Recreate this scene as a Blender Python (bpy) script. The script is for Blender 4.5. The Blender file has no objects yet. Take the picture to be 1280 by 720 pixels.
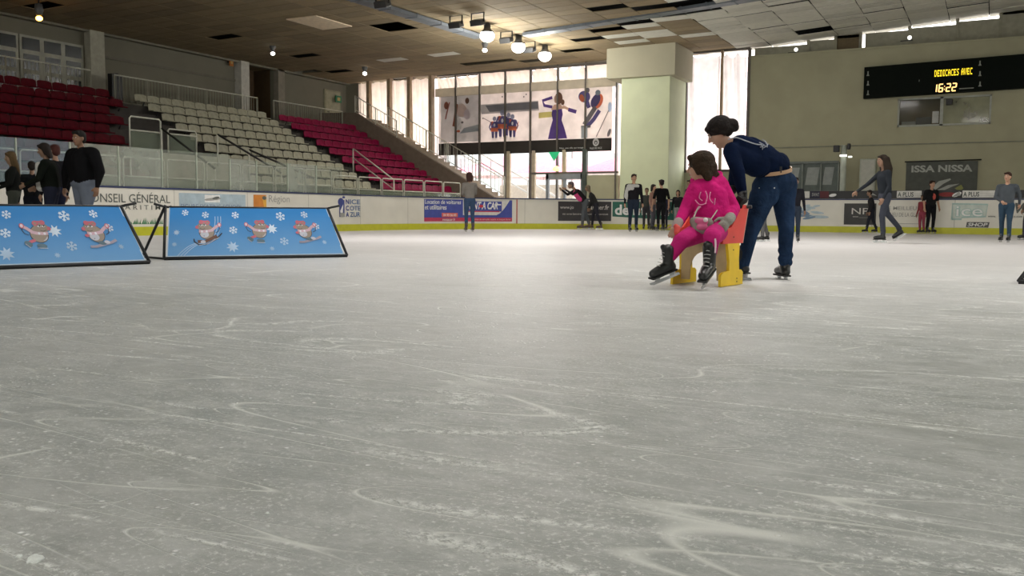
import bpy, bmesh, math, random
import numpy as np
from mathutils import Vector, Matrix, noise as mnoise
random.seed(7)
R = math.radians
COL = bpy.context.scene.collection
scene = bpy.context.scene

# ------------------------------------------------------------------ camera maths (building axes: +Y along the rink)
F = 1150.0; Y0 = 267.0
YAW = R(27.5); PITCH = math.atan((360-Y0)/F); ROLL = R(0.36)
f0 = Vector((-math.sin(YAW), math.cos(YAW), 0)); r0 = Vector((math.cos(YAW), math.sin(YAW), 0)); zz = Vector((0, 0, 1))
FW = f0*math.cos(PITCH)-zz*math.sin(PITCH); UP0 = zz*math.cos(PITCH)+f0*math.sin(PITCH)
RR = r0*math.cos(ROLL)+UP0*math.sin(ROLL); UU = UP0*math.cos(ROLL)-r0*math.sin(ROLL)
EYE = Vector((0, 0, .55))
def ray(x, y): return FW*F+RR*(x-640)-UU*(y-360)
def on(x, y, ax, v):
    d = ray(x, y); return EYE+d*((v-EYE[ax])/d[ax])
def vd(x, y, d):            # point seen at a pixel, at a horizontal distance ahead of the viewpoint
    q = ray(x, y); return EYE+q*(d/q.dot(f0))
def vl(x, z, d): return f0*d+r0*x+zz*z

# ------------------------------------------------------------------ materials
def mat(name, col, rough=.6, metal=0, emit=None, es=1, var=.12, vscale=6, bump=0, bscale=30, trans=0, alpha=1, coat=0, spec=.5):
    m = bpy.data.materials.new(name); m.use_nodes = True
    nt = m.node_tree; b = nt.nodes['Principled BSDF']
    b.inputs['Roughness'].default_value = rough; b.inputs['Metallic'].default_value = metal
    b.inputs['Specular IOR Level'].default_value = spec
    c = (*col, 1)
    tc = nt.nodes.new('ShaderNodeTexCoord'); n = nt.nodes.new('ShaderNodeTexNoise')
    n.inputs['Scale'].default_value = vscale; n.inputs['Detail'].default_value = 4
    nt.links.new(tc.outputs['Object'], n.inputs['Vector'])
    rp = nt.nodes.new('ShaderNodeValToRGB')
    rp.color_ramp.elements[0].position = .3; rp.color_ramp.elements[1].position = .7
    rp.color_ramp.elements[0].color = (*[x*(1-var) for x in col], 1); rp.color_ramp.elements[1].color = (*[min(1, x*(1+var)) for x in col], 1)
    nt.links.new(n.outputs['Fac'], rp.inputs['Fac']); nt.links.new(rp.outputs['Color'], b.inputs['Base Color'])
    if bump:
        n2 = nt.nodes.new('ShaderNodeTexNoise'); n2.inputs['Scale'].default_value = bscale; n2.inputs['Detail'].default_value = 3
        nt.links.new(tc.outputs['Object'], n2.inputs['Vector'])
        bp = nt.nodes.new('ShaderNodeBump'); bp.inputs['Strength'].default_value = bump; bp.inputs['Distance'].default_value = .03
        nt.links.new(n2.outputs['Fac'], bp.inputs['Height']); nt.links.new(bp.outputs['Normal'], b.inputs['Normal'])
    if emit:
        b.inputs['Emission Color'].default_value = (*emit, 1); b.inputs['Emission Strength'].default_value = es
    if coat: b.inputs['Coat Weight'].default_value = coat
    if alpha < 1: b.inputs['Alpha'].default_value = alpha
    return m
_mc = {}
def M(col, rough=.7, **k):
    key = (tuple(round(c, 3) for c in col), rough, tuple(sorted(k.items())))
    if key not in _mc: _mc[key] = mat('surface', col, rough, **k)
    return _mc[key]
def glassy(name, tint, op, rough=.08):
    m = bpy.data.materials.new(name); m.use_nodes = True; nt = m.node_tree
    b = nt.nodes['Principled BSDF']; b.inputs['Base Color'].default_value = (*tint, 1); b.inputs['Roughness'].default_value = rough
    n = nt.nodes.new('ShaderNodeTexNoise'); n.inputs['Scale'].default_value = 1.3; n.inputs['Detail'].default_value = 5
    tc = nt.nodes.new('ShaderNodeTexCoord'); nt.links.new(tc.outputs['Object'], n.inputs['Vector'])
    mr = nt.nodes.new('ShaderNodeMapRange'); mr.inputs['From Min'].default_value = .3; mr.inputs['From Max'].default_value = .7
    mr.inputs['To Min'].default_value = op*.6; mr.inputs['To Max'].default_value = min(1, op*1.4)
    nt.links.new(n.outputs['Fac'], mr.inputs['Value'])
    t = nt.nodes.new('ShaderNodeBsdfTransparent'); mx = nt.nodes.new('ShaderNodeMixShader')
    nt.links.new(mr.outputs['Result'], mx.inputs['Fac'])
    nt.links.new(t.outputs[0], mx.inputs[1]); nt.links.new(b.outputs[0], mx.inputs[2])
    nt.links.new(mx.outputs[0], nt.nodes['Material Output'].inputs['Surface'])
    return m
def cloth_translucent(name, col, mixf=.5, through=0.0):
    m = bpy.data.materials.new(name); m.use_nodes = True; nt = m.node_tree
    b = nt.nodes['Principled BSDF']; b.inputs['Roughness'].default_value = .9
    n = nt.nodes.new('ShaderNodeTexNoise'); n.inputs['Scale'].default_value = 2.5; n.inputs['Detail'].default_value = 4
    tc = nt.nodes.new('ShaderNodeTexCoord'); nt.links.new(tc.outputs['Object'], n.inputs['Vector'])
    rp = nt.nodes.new('ShaderNodeValToRGB'); rp.color_ramp.elements[0].color = (*[c*.85 for c in col], 1); rp.color_ramp.elements[1].color = (*col, 1)
    rp.color_ramp.elements[0].position = .35; rp.color_ramp.elements[1].position = .65
    nt.links.new(n.outputs['Fac'], rp.inputs['Fac']); nt.links.new(rp.outputs[0], b.inputs['Base Color'])
    t = nt.nodes.new('ShaderNodeBsdfTranslucent'); nt.links.new(rp.outputs[0], t.inputs['Color'])
    mx = nt.nodes.new('ShaderNodeMixShader'); mx.inputs['Fac'].default_value = mixf
    nt.links.new(b.outputs[0], mx.inputs[1]); nt.links.new(t.outputs[0], mx.inputs[2])
    out = mx.outputs[0]
    if through:
        tp = nt.nodes.new('ShaderNodeBsdfTransparent'); m2 = nt.nodes.new('ShaderNodeMixShader'); m2.inputs['Fac'].default_value = through
        nt.links.new(out, m2.inputs[1]); nt.links.new(tp.outputs[0], m2.inputs[2]); out = m2.outputs[0]
    nt.links.new(out, nt.nodes['Material Output'].inputs['Surface'])
    return m

# ------------------------------------------------------------------ mesh builder
def catmull(pts, n=6):
    P = [Vector(p) for p in pts]; out = []
    for i in range(len(P)-1):
        a = P[max(i-1, 0)]; b = P[i]; c = P[i+1]; d = P[min(i+2, len(P)-1)]
        for k in range(n):
            t = k/n
            out.append(.5*((2*b)+(c-a)*t+(2*a-5*b+4*c-d)*t*t+(3*b-a-3*c+d)*t*t*t))
    out.append(P[-1]); return out
class MB:
    def __init__(s): s.v = []; s.f = []; s.m = []; s.mats = []; s.sm = []
    def mi(s, m):
        if m not in s.mats: s.mats.append(m)
        return s.mats.index(m)
    def add(s, vs, fs, m, smooth=False):
        o = len(s.v); s.v += [Vector(v) for v in vs]; i = s.mi(m)
        for f in fs: s.f.append([o+k for k in f]); s.m.append(i); s.sm.append(smooth)
    def box(s, lo, hi, m, rot=None, bev=0):
        lo = Vector(lo); hi = Vector(hi); c = (lo+hi)/2; h = (hi-lo)/2
        h = Vector([abs(x) for x in h])
        if bev:
            b = min(bev, h.x*.9, h.y*.9, h.z*.9); bm = bmesh.new(); bmesh.ops.create_cube(bm, size=2)
            for v in bm.verts: v.co = Vector((v.co.x*h.x, v.co.y*h.y, v.co.z*h.z))
            bmesh.ops.bevel(bm, geom=bm.edges[:], offset=b, segments=2, affect='EDGES', profile=.5)
            vs = [v.co.copy() for v in bm.verts]; fs = [[v.index for v in f.verts] for f in bm.faces]; bm.free()
        else:
            vs = [Vector((sx*h.x, sy*h.y, sz*h.z)) for sz in (-1, 1) for sy in (-1, 1) for sx in (-1, 1)]
            fs = [(0, 2, 3, 1), (4, 5, 7, 6), (0, 1, 5, 4), (2, 6, 7, 3), (0, 4, 6, 2), (1, 3, 7, 5)]
        if rot: vs = [rot @ v for v in vs]
        s.add([v+c for v in vs], fs, m)
    def poly(s, pts, m): s.add(pts, [list(range(len(pts)))], m)
    def prism(s, pts, off, m):
        off = Vector(off); n = len(pts); P = [Vector(p) for p in pts]
        fs = [list(range(n))[::-1], list(range(n, 2*n))]+[(i, (i+1) % n, n+(i+1) % n, n+i) for i in range(n)]
        s.add(P+[p+off for p in P], fs, m)
    def tube(s, pts, r, m, n=8, cap=True, flat=1):
        P = [Vector(p) for p in pts]; rs = r if isinstance(r, (list, tuple)) else [r]*len(P)
        vs = []; T0 = None; U = None
        for i, p in enumerate(P):
            T = (P[min(i+1, len(P)-1)]-P[max(i-1, 0)]).normalized()
            if U is None: U = T.orthogonal().normalized()
            else: U = (U-T*U.dot(T)).normalized()
            V = T.cross(U)
            for k in range(n):
                a = 2*math.pi*k/n; vs.append(p+(U*math.cos(a)+V*math.sin(a)*flat)*rs[i])
        fs = [(i*n+k, i*n+(k+1) % n, (i+1)*n+(k+1) % n, (i+1)*n+k) for i in range(len(P)-1) for k in range(n)]
        if cap: fs += [list(range(n))[::-1], [(len(P)-1)*n+k for k in range(n)]]
        s.add(vs, fs, m, True)
    def bar(s, a, b, w, h, m):       # rectangular bar
        a = Vector(a); b = Vector(b); T = (b-a).normalized(); up = zz if abs(T.z) < .95 else Vector((1, 0, 0))
        S = T.cross(up).normalized()*w/2; U = S.cross(T).normalized()*h/2
        vs = [p+x*S+y*U for p in (a, b) for x, y in ((-1, -1), (1, -1), (1, 1), (-1, 1))]
        s.add(vs, [(0, 1, 2, 3), (7, 6, 5, 4), (0, 4, 5, 1), (1, 5, 6, 2), (2, 6, 7, 3), (3, 7, 4, 0)], m)
    def ell(s, c, r, m, rot=None, n=16, k=10):
        c = Vector(c); r = Vector((r, r, r)) if not hasattr(r, '__len__') else Vector(r)
        vs = []; fs = []
        for i in range(1, k):
            t = math.pi*i/k
            for j in range(n):
                a = 2*math.pi*j/n; v = Vector((r.x*math.sin(t)*math.cos(a), r.y*math.sin(t)*math.sin(a), r.z*math.cos(t)))
                vs.append(c+(rot @ v if rot else v))
        t = Vector((0, 0, r.z)); vs += [c+(rot @ t if rot else t), c-(rot @ t if rot else t)]
        a, b = len(vs)-2, len(vs)-1
        for i in range(k-2):
            for j in range(n): fs.append((i*n+j, (i+1)*n+j, (i+1)*n+(j+1) % n, i*n+(j+1) % n))
        for j in range(n): fs.append((a, j, (j+1) % n)); fs.append((b, (k-2)*n+(j+1) % n, (k-2)*n+j))
        s.add(vs, fs, m, True)
    def cap(s, a, r1, b, r2, m, n=14):      # tapered capsule
        a = Vector(a); b = Vector(b); T = b-a; L = T.length
        if L < 1e-5: s.ell(a, max(r1, r2), m, n=n); return
        T /= L; pts = []; rs = []
        for t in (90, 65, 42, 20): pts.append(a-T*r1*math.sin(R(t))); rs.append(max(r1*math.cos(R(t)), r1*.02))
        pts.append(a); rs.append(r1); pts.append(b); rs.append(r2)
        for t in (20, 42, 65, 90): pts.append(b+T*r2*math.sin(R(t))); rs.append(max(r2*math.cos(R(t)), r2*.02))
        s.tube(pts, rs, m, n=n)
    def lathe(s, c, prof, m, axis='z', n=20):
        c = Vector(c); vs = []
        for (r, h) in prof:
            for j in range(n):
                a = 2*math.pi*j/n; vs.append(c+Vector((r*math.cos(a), r*math.sin(a), h)))
        fs = [(i*n+j, i*n+(j+1) % n, (i+1)*n+(j+1) % n, (i+1)*n+j) for i in range(len(prof)-1) for j in range(n)]
        s.add(vs, fs, m, True)
    def build(s, name, parent=None, loc=None, origin=True):
        me = bpy.data.meshes.new(name)
        L = Vector(loc) if loc is not None else Vector((0, 0, 0))
        me.from_pydata([tuple(v-L) for v in s.v], [], s.f)
        for m in s.mats: me.materials.append(m)
        me.polygons.foreach_set('material_index', s.m); me.polygons.foreach_set('use_smooth', s.sm)
        me.update()
        o = bpy.data.objects.new(name, me); COL.objects.link(o); o.location = L
        if parent: o.parent = parent; o.location = L-(parent.location if not parent.parent else parent.location+parent.parent.location)
        return o
def tag(o, label=None, cat=None, group=None, kind=None):
    if label: o['label'] = label
    if cat: o['category'] = cat
    if group: o['group'] = group
    if kind: o['kind'] = kind
    return o
def thing(name, loc, label, cat, group=None):
    o = bpy.data.objects.new(name, None); COL.objects.link(o); o.location = loc; o.empty_display_size = .1
    return tag(o, label, cat, group)
def struct(mb, name, parent=None):
    o = mb.build(name, parent)
    if not parent: o['kind'] = 'structure'
    return o
def dup(root, loc, label=None, group=None):
    r = root.copy(); COL.objects.link(r); r.location = loc
    if label: r['label'] = label
    if group: r['group'] = group
    for ch in list(root.children):
        c = ch.copy(); COL.objects.link(c); c.parent = r
        for g in ch.children:
            d = g.copy(); COL.objects.link(d); d.parent = c
    return r

# ------------------------------------------------------------------ lettering (flat glyph meshes mapped onto a surface)
_tc = {}
def glyphs(txt, bold=0, shear=0):
    key = (txt, bold, shear)
    if key in _tc: return _tc[key]
    cu = bpy.data.curves.new('t', 'FONT'); cu.body = txt; cu.resolution_u = 3; cu.offset = bold; cu.shear = shear; cu.fill_mode = 'FRONT'
    ob = bpy.data.objects.new('t', cu); COL.objects.link(ob)
    dg = bpy.context.evaluated_depsgraph_get(); dg.update()
    me = bpy.data.meshes.new_from_object(ob.evaluated_get(dg))
    vs = [(v.co.x, v.co.y) for v in me.vertices]; fs = [list(p.vertices) for p in me.polygons]
    bpy.data.objects.remove(ob); bpy.data.curves.remove(cu); bpy.data.meshes.remove(me)
    x0 = min(v[0] for v in vs); x1 = max(v[0] for v in vs); y0 = min(v[1] for v in vs); y1 = max(v[1] for v in vs)
    vs = [((x-x0)/(x1-x0), (y-y0)/(y1-y0)) for x, y in vs]
    _tc[key] = (vs, fs); return _tc[key]
class Flat:
    """draws flat shapes on a surface given by fn(u, v, offset)->Vector"""
    def __init__(s, mb, fn): s.mb = mb; s.fn = fn; s.k = 0
    def off(s): s.k += 1; return .006+.0006*s.k
    def poly(s, pts, m, o=None):
        o = o or s.off(); s.mb.poly([s.fn(u, v, o) for u, v in pts], m)
    def rect(s, u0, v0, u1, v1, m, n=1, o=None):
        o = o or s.off(); vs = []; fs = []; n = max(n, int(abs(u1-u0)/.12))
        for i in range(n+1):
            u = u0+(u1-u0)*i/n; vs += [s.fn(u, v0, o), s.fn(u, v1, o)]
        for i in range(n): fs.append((2*i, 2*i+2, 2*i+3, 2*i+1))
        s.mb.add(vs, fs, m)
    def ell(s, u, v, a, b, m, rot=0, n=18, o=None):
        c, q = math.cos(R(rot)), math.sin(R(rot)); P = []
        for i in range(n):
            t = 2*math.pi*i/n; x, y = a*math.cos(t), b*math.sin(t); P.append((u+x*c-y*q, v+x*q+y*c))
        s.poly(P, m, o)
    def line(s, pts, w, m, o=None):
        o = o or s.off(); P = [Vector((p[0], p[1])) for p in pts]; vs = []
        for i, p in enumerate(P):
            T = (P[min(i+1, len(P)-1)]-P[max(i-1, 0)]).normalized(); N = Vector((-T.y, T.x))*w/2
            vs += [s.fn(*(p+N), o), s.fn(*(p-N), o)]
        s.mb.add(vs, [(2*i, 2*i+1, 2*i+3, 2*i+2) for i in range(len(P)-1)], m)
    def text(s, txt, u0, v0, u1, v1, m, bold=0, shear=0, o=None):
        vs, fs = glyphs(txt, bold, shear); o = o or s.off()
        s.mb.add([s.fn(u0+(u1-u0)*x, v0+(v1-v0)*y, o) for x, y in vs], fs, m)
def plane_fn(origin, ux, uy, n):
    origin, ux, uy, n = Vector(origin), Vector(ux), Vector(uy), Vector(n)
    return lambda u, v, o: origin+ux*u+uy*v+n*o
# ------------------------------------------------------------------ palette
wall_m = mat('painted_wall', (.34, .325, .22), .8, var=.06, vscale=1.5)
wallL_m = mat('balcony_wall', (.17, .16, .12), .85, var=.08, vscale=1.2)
pillar_m = mat('pale_green_paint', (.56, .60, .40), .7, var=.05, vscale=1.5)
conc_m = mat('concrete', (.16, .14, .115), .9, var=.2, vscale=3)
stepc_m = mat('step_concrete', (.05, .045, .04), .95, var=.2, vscale=3)
mull_m = mat('mullion_metal', (.10, .085, .07), .6)
post_m = mat('curtain_post', (.30, .22, .14), .7)
rail_m = mat('rail_paint', (.52, .52, .44), .5)
white_m = mat('board_plastic', (.66, .64, .57), .45, var=.05, vscale=2)
yellow_m = mat('kick_plate_yellow', (.48, .48, .02), .5, var=.08)
navy_m = mat('cap_rail_navy', (.02, .03, .09), .5)
black_m = mat('black_paint', (.006, .006, .007), .5)
dark_m = mat('dark_glass', (.01, .014, .012), .25)
wd_m = mat('brown_panel', (.085, .05, .022), .7)
LX, EY, RAD, RX = -17.1, 31.8, 8.0, 12.0

# ------------------------------------------------------------------ ice
def ice_material():
    m = bpy.data.materials.new('scratched_ice'); m.use_nodes = True; nt = m.node_tree; N = nt.nodes; Lk = nt.links
    b = N['Principled BSDF']; tc = N.new('ShaderNodeTexCoord')
    def mapping(rz=0, sc=(1, 1, 1), loc=(0, 0, 0)):
        mp = N.new('ShaderNodeMapping'); mp.inputs['Rotation'].default_value = (0, 0, R(rz)); mp.inputs['Scale'].default_value = sc; mp.inputs['Location'].default_value = loc
        Lk.new(tc.outputs['Object'], mp.inputs['Vector']); return mp
    def noise(mp, s, d=4, rough=.55, dist=0):
        n = N.new('ShaderNodeTexNoise'); n.inputs['Scale'].default_value = s; n.inputs['Detail'].default_value = d
        n.inputs['Roughness'].default_value = rough; n.inputs['Distortion'].default_value = dist
        Lk.new(mp.outputs['Vector'], n.inputs['Vector']); return n.outputs['Fac']
    def mr(v, a, bb, c=0, d=1):
        k = N.new('ShaderNodeMapRange'); k.inputs['From Min'].default_value = a; k.inputs['From Max'].default_value = bb
        k.inputs['To Min'].default_value = c; k.inputs['To Max'].default_value = d; Lk.new(v, k.inputs['Value']); return k.outputs['Result']
    def ma(op, a, bb):
        k = N.new('ShaderNodeMath'); k.operation = op
        for i, x in enumerate((a, bb)):
            if isinstance(x, (int, float)): k.inputs[i].default_value = x
            else: Lk.new(x, k.inputs[i])
        return k.outputs[0]
    def mixc(fac, c1, c2):
        k = N.new('ShaderNodeMix'); k.data_type = 'RGBA'
        Lk.new(fac, k.inputs['Factor'])
        for i, x in ((6, c1), (7, c2)):
            if isinstance(x, tuple): k.inputs[i].default_value = x
            else: Lk.new(x, k.inputs[i])
        return k.outputs[2]
    base = mapping()
    big = noise(base, .7, 5, .6); mid = noise(mapping(20, (1, 1.6, 1)), 7, 8, .72)
    col = mixc(mr(big, .35, .65), (.275, .30, .285, 1), (.41, .42, .405, 1))
    col = mixc(mr(mid, .44, .66, 0, .75), col, (.53, .545, .53, 1))
    col = mixc(mr(noise(mapping(60, (1, 1.5, 1), (5, 5, 0)), 13, 8, .75), .52, .68, 0, .55), col, (.25, .275, .25, 1))
    dark = mr(noise(mapping(35, (.5, 1.6, 1), (3, 1, 0)), 1.3, 7, .65), .54, .70, 0, .45)
    col = mixc(dark, col, (.225, .24, .205, 1))
    # fine shaved-ice grain
    grain = noise(base, 70, 4, .8); patch = mr(noise(base, 2.3, 5, .7), .36, .56)
    g = ma('MULTIPLY', mr(grain, .53, .64), patch)
    col = mixc(ma('MULTIPLY', g, .75), col, (.80, .82, .79, 1))
    # snow crumbs
    vo = N.new('ShaderNodeTexVoronoi'); vo.inputs['Scale'].default_value = 34; Lk.new(base.outputs['Vector'], vo.inputs['Vector'])
    cr = ma('MULTIPLY', mr(vo.outputs['Distance'], .26, .10), mr(noise(base, 3.1, 4), .44, .56))
    cr = ma('MULTIPLY', cr, mr(noise(base, 21, 2), .5, .58))
    # blade scratches: thin curved iso-lines of stretched noise fields
    tot = None; wides = None
    for i, (rz, sx, sy, w, s) in enumerate([(0, .25, 1.4, .005, 1.4), (38, .2, 1.5, .0045, 1.6), (-40, .22, 1.3, .0045, 1.5), (72, .2, 1.2, .005, 1.3), (15, .3, 1.3, .0035, 2.8), (-68, .3, 1.1, .0035, 2.6), (100, .25, 1.2, .0035, 2.2), (55, .2, 1.6, .003, 3.4), (-20, .24, 1.3, .003, 3.2)]):
        n = noise(mapping(rz, (sx, sy, 1), (i*3.7, i*1.3, 0)), s, 0)
        line = mr(ma('ABSOLUTE', ma('SUBTRACT', n, .5), 0), 0, w, 1, 0)
        msk = mr(noise(mapping(rz, (1, 1, 1), (i*9.1, 4, 0)), 1.3, 3), .47, .58)
        line = ma('MULTIPLY', line, msk)
        tot = line if tot is None else ma('MAXIMUM', tot, line)
        if i < 4:
            w2 = mr(ma('ABSOLUTE', ma('SUBTRACT', n, .455), 0), 0, w*3.2, 1, 0)
            w2 = ma('MULTIPLY', w2, mr(noise(mapping(rz, (1, 1, 1), (i*5.1, 8, 0)), 1.0, 3), .50, .58))
            w2 = ma('MULTIPLY', w2, mr(noise(base, 34, 3, .8), .42, .56))
            wides = w2 if wides is None else ma('MAXIMUM', wides, w2)
    col = mixc(ma('MULTIPLY', tot, .85), col, (.70, .72, .68, 1))
    col = mixc(ma('MULTIPLY', wides, .9), col, (.86, .88, .85, 1))
    dl = mr(ma('ABSOLUTE', ma('SUBTRACT', noise(mapping(48, (.22, 1.4, 1), (31, 2, 0)), 1.3, 0), .5), 0), 0, .006, 1, 0)
    dl = ma('MULTIPLY', dl, mr(noise(base, .9, 3), .5, .6))
    col = mixc(ma('MULTIPLY', dl, .25), col, (.17, .18, .16, 1))
    col = mixc(cr, col, (.92, .93, .92, 1))
    # toward the far end brighter light is painted in as a paler colour
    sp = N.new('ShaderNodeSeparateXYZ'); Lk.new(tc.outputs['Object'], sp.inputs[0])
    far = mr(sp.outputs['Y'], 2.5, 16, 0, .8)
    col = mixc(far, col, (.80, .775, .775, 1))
    Lk.new(col, b.inputs['Base Color'])
    ro = ma('ADD', mr(mid, .3, .7, .30, .50), ma('MULTIPLY', ma('MAXIMUM', g, wides), .3)); Lk.new(ro, b.inputs['Roughness'])
    b.inputs['Specular IOR Level'].default_value = .22; b.inputs['IOR'].default_value = 1.31
    h = ma('ADD', ma('MULTIPLY', grain, .35), ma('ADD', ma('MULTIPLY', wides, .9), ma('ADD', cr, ma('MULTIPLY', tot, -.5))))
    bp = N.new('ShaderNodeBump'); bp.inputs['Strength'].default_value = .55; bp.inputs['Distance'].default_value = .012
    Lk.new(h, bp.inputs['Height']); Lk.new(bp.outputs['Normal'], b.inputs['Normal'])
    return m
mb = MB(); mb.box((-40, -42, -.3), (30, 37.0, 0), ice_material()); struct(mb, 'floor')

# rubber walkway behind the boards on the stand side
mb = MB(); mb.box((-27, -40, 0), (LX-.06, 35, .012), mat('rubber_matting', (.05, .05, .05), .9)); struct(mb, 'trim_1')

# ------------------------------------------------------------------ rink boards
ARC = math.pi/2*RAD
def bp(s):            # arc-length along the dasher path -> point, inward normal
    y1 = EY-RAD
    if s <= y1: return Vector((LX, s, 0)), Vector((1, 0, 0))
    s -= y1
    if s <= ARC:
        a = s/RAD; return Vector((LX+RAD-RAD*math.cos(a), y1+RAD*math.sin(a), 0)), Vector((math.cos(a), -math.sin(a), 0))
    s -= ARC; x0 = LX+RAD; x1 = RX-RAD
    if s <= x1-x0: return Vector((x0+s, EY, 0)), Vector((0, -1, 0))
    s -= x1-x0
    if s <= ARC:
        a = s/RAD; return Vector((x1+RAD*math.sin(a), EY-RAD+RAD*math.cos(a), 0)), Vector((-math.sin(a), -math.cos(a), 0))
    s -= ARC; return Vector((RX, EY-RAD-s, 0)), Vector((-1, 0, 0))
S0 = -30.0; S1 = EY-RAD+ARC+(RX-LX-2*RAD)+ARC+45
def bfn(u, v, o):
    p, n = bp(u); return p+n*o+zz*v
def px2s(px):         # where a picture column meets the boards
    d = ray(px, 270); best = None; s = 0.0
    a = math.atan2(d.y, d.x)
    lo, hi = 1.0, EY-RAD+ARC+18
    for _ in range(50):
        mid = (lo+hi)/2; p = bp(mid)[0]
        if math.atan2(p.y, p.x) > a: lo = mid
        else: hi = mid
    return lo
def pxz(px, py):      # picture point -> (s, z) on the boards
    s = px2s(px); p = bp(s)[0]; d = ray(px, py); t = Vector((p.x, p.y)).length/Vector((d.x, d.y)).length
    return s, EYE.z+d.z*t
def sweep(mb, prof, m, s0=S0, s1=S1, step=.8):
    ss = []; s = s0
    while s < s1: ss.append(s); s += (.12 if EY-RAD-.2 < s < EY-RAD+ARC+.2 else step)
    ss.append(s1); vs = []; k = len(prof)
    for s in ss:
        for (o, z) in prof: vs.append(bfn(s, z, o))
    fs = [(i*k+j, (i+1)*k+j, (i+1)*k+(j+1) % k, i*k+(j+1) % k) for i in range(len(ss)-1) for j in range(k)]
    mb.add(vs, fs, m)
boards = thing('rink_boards', (0, 0, 0), 'white dasher boards with yellow kick plate running round the ice rink', 'boards')
mb = MB(); sweep(mb, [(0, .2), (0, 1.06), (-.08, 1.06), (-.08, .2)], white_m); mb.build('board_panel', boards)
mb = MB(); sweep(mb, [(.015, 0), (.015, .2), (-.08, .2), (-.08, 0)], yellow_m); mb.build('kick_plate', boards)
mb = MB(); sweep(mb, [(.02, 1.06), (.02, 1.10), (-.1, 1.10), (-.1, 1.06)], navy_m); mb.build('cap_rail', boards)
for s in np.arange(6, 52, 2.4):
    mb = MB(); a = bfn(s, .2, .003); b2 = bfn(s+.014, .2, .003); mb.poly([a, b2, b2+zz*.86, a+zz*.86], M((.35, .34, .3))); mb.build('panel_joint', boards)
def ad(name, label, u0px, u1px, fnc):
    mb = MB(); fl = Flat(mb, bfn); fnc(fl); o = mb.build(name, boards); o['label'] = label; return o
S = px2s
def sz(px, py): return pxz(px, py)
tdark = M((.09, .10, .09)); tgrey = M((.30, .30, .28)); tblue = M((.04, .055, .22)); twhite = M((.72, .72, .70)); tred = M((.50, .03, .06))
def a1(f):
    f.text('CONSEIL G\u00c9N\u00c9RAL', S(104), .74, S(213), .98, tdark, .004)
    f.text('M A R I T I M E S', S(146), .585, S(215), .69, tdark, .002)
    g = M((.05, .20, .08)); random.seed(3)
    for k in range(34):
        u = S(158)+(S(204)-S(158))*k/33; f.poly([(u, .26), (u+.03, .26), (u+random.uniform(-.05, .08), random.uniform(.32, .42))], g, .004)
ad('sponsor_lettering', 'dark thin capital lettering with green grass tufts below', 0, 0, a1)
def a2(f):
    bl = M((.36, .45, .50)); f.rect(S(224), .30, S(307), .99, bl)
    f.rect(S(256), .78, S(275), .96, twhite)
    f.ell(S(266), .86, .28, .035, tgrey, 5); f.ell(S(270), .89, .12, .03, tdark, 10)
    f.text('FIGURE SKATING SCHOOL', S(226), .62, S(303), .73, M((.17, .22, .32)), .01)
ad('sponsor_panel', 'pale blue school panel with small white emblem', 0, 0, a2)
def a3(f):
    f.rect(S(317), .42, S(333), 1.0, M((.55, .20, .03)))
    f.poly([(S(325), .42), (S(333), .42), (S(333), 1.0), (S(328), .9), (S(330), .7)], M((.65, .36, .05)))
    f.ell(S(330.5), .92, .08, .05, tdark); f.rect(S(327), .44, S(332), .58, twhite); f.ell(S(329), .5, .1, .05, tblue)
    f.text('R\u00e9gion', S(336), .76, S(362), 1.0, tgrey, .002); f.text('PACA', S(336), .44, S(360), .66, tgrey, .002)
ad('sponsor_emblem', 'orange square emblem with grey lettering', 0, 0, a3)
def a4(f):
    f.rect(S(424), .42, S(430.5), .92, tblue); f.ell(S(426), .86, .14, .12, tblue); f.ell(S(429.5), 1.0, .07, .03, tblue)
    f.poly([(S(426), .45), (S(428.5), .55), (S(429), .8), (S(427), .7), (S(425), .6)], twhite)
    f.ell(S(427.5), .48, .12, .07, tgrey)
    for i, (t, w) in enumerate((('NICE', 450), ('COTE', 450), ('AZUR', 450))):
        z = .80-.19*i; f.text(t[:1], S(432), z, S(436), z+.145, tblue, .03)
        f.text(t[1:], S(437), z, S(w), z+.145, M((.10, .17, .33)), .02)
ad('sponsor_emblem', 'navy bear emblem and blue stacked city lettering', 0, 0, a4)
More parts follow.
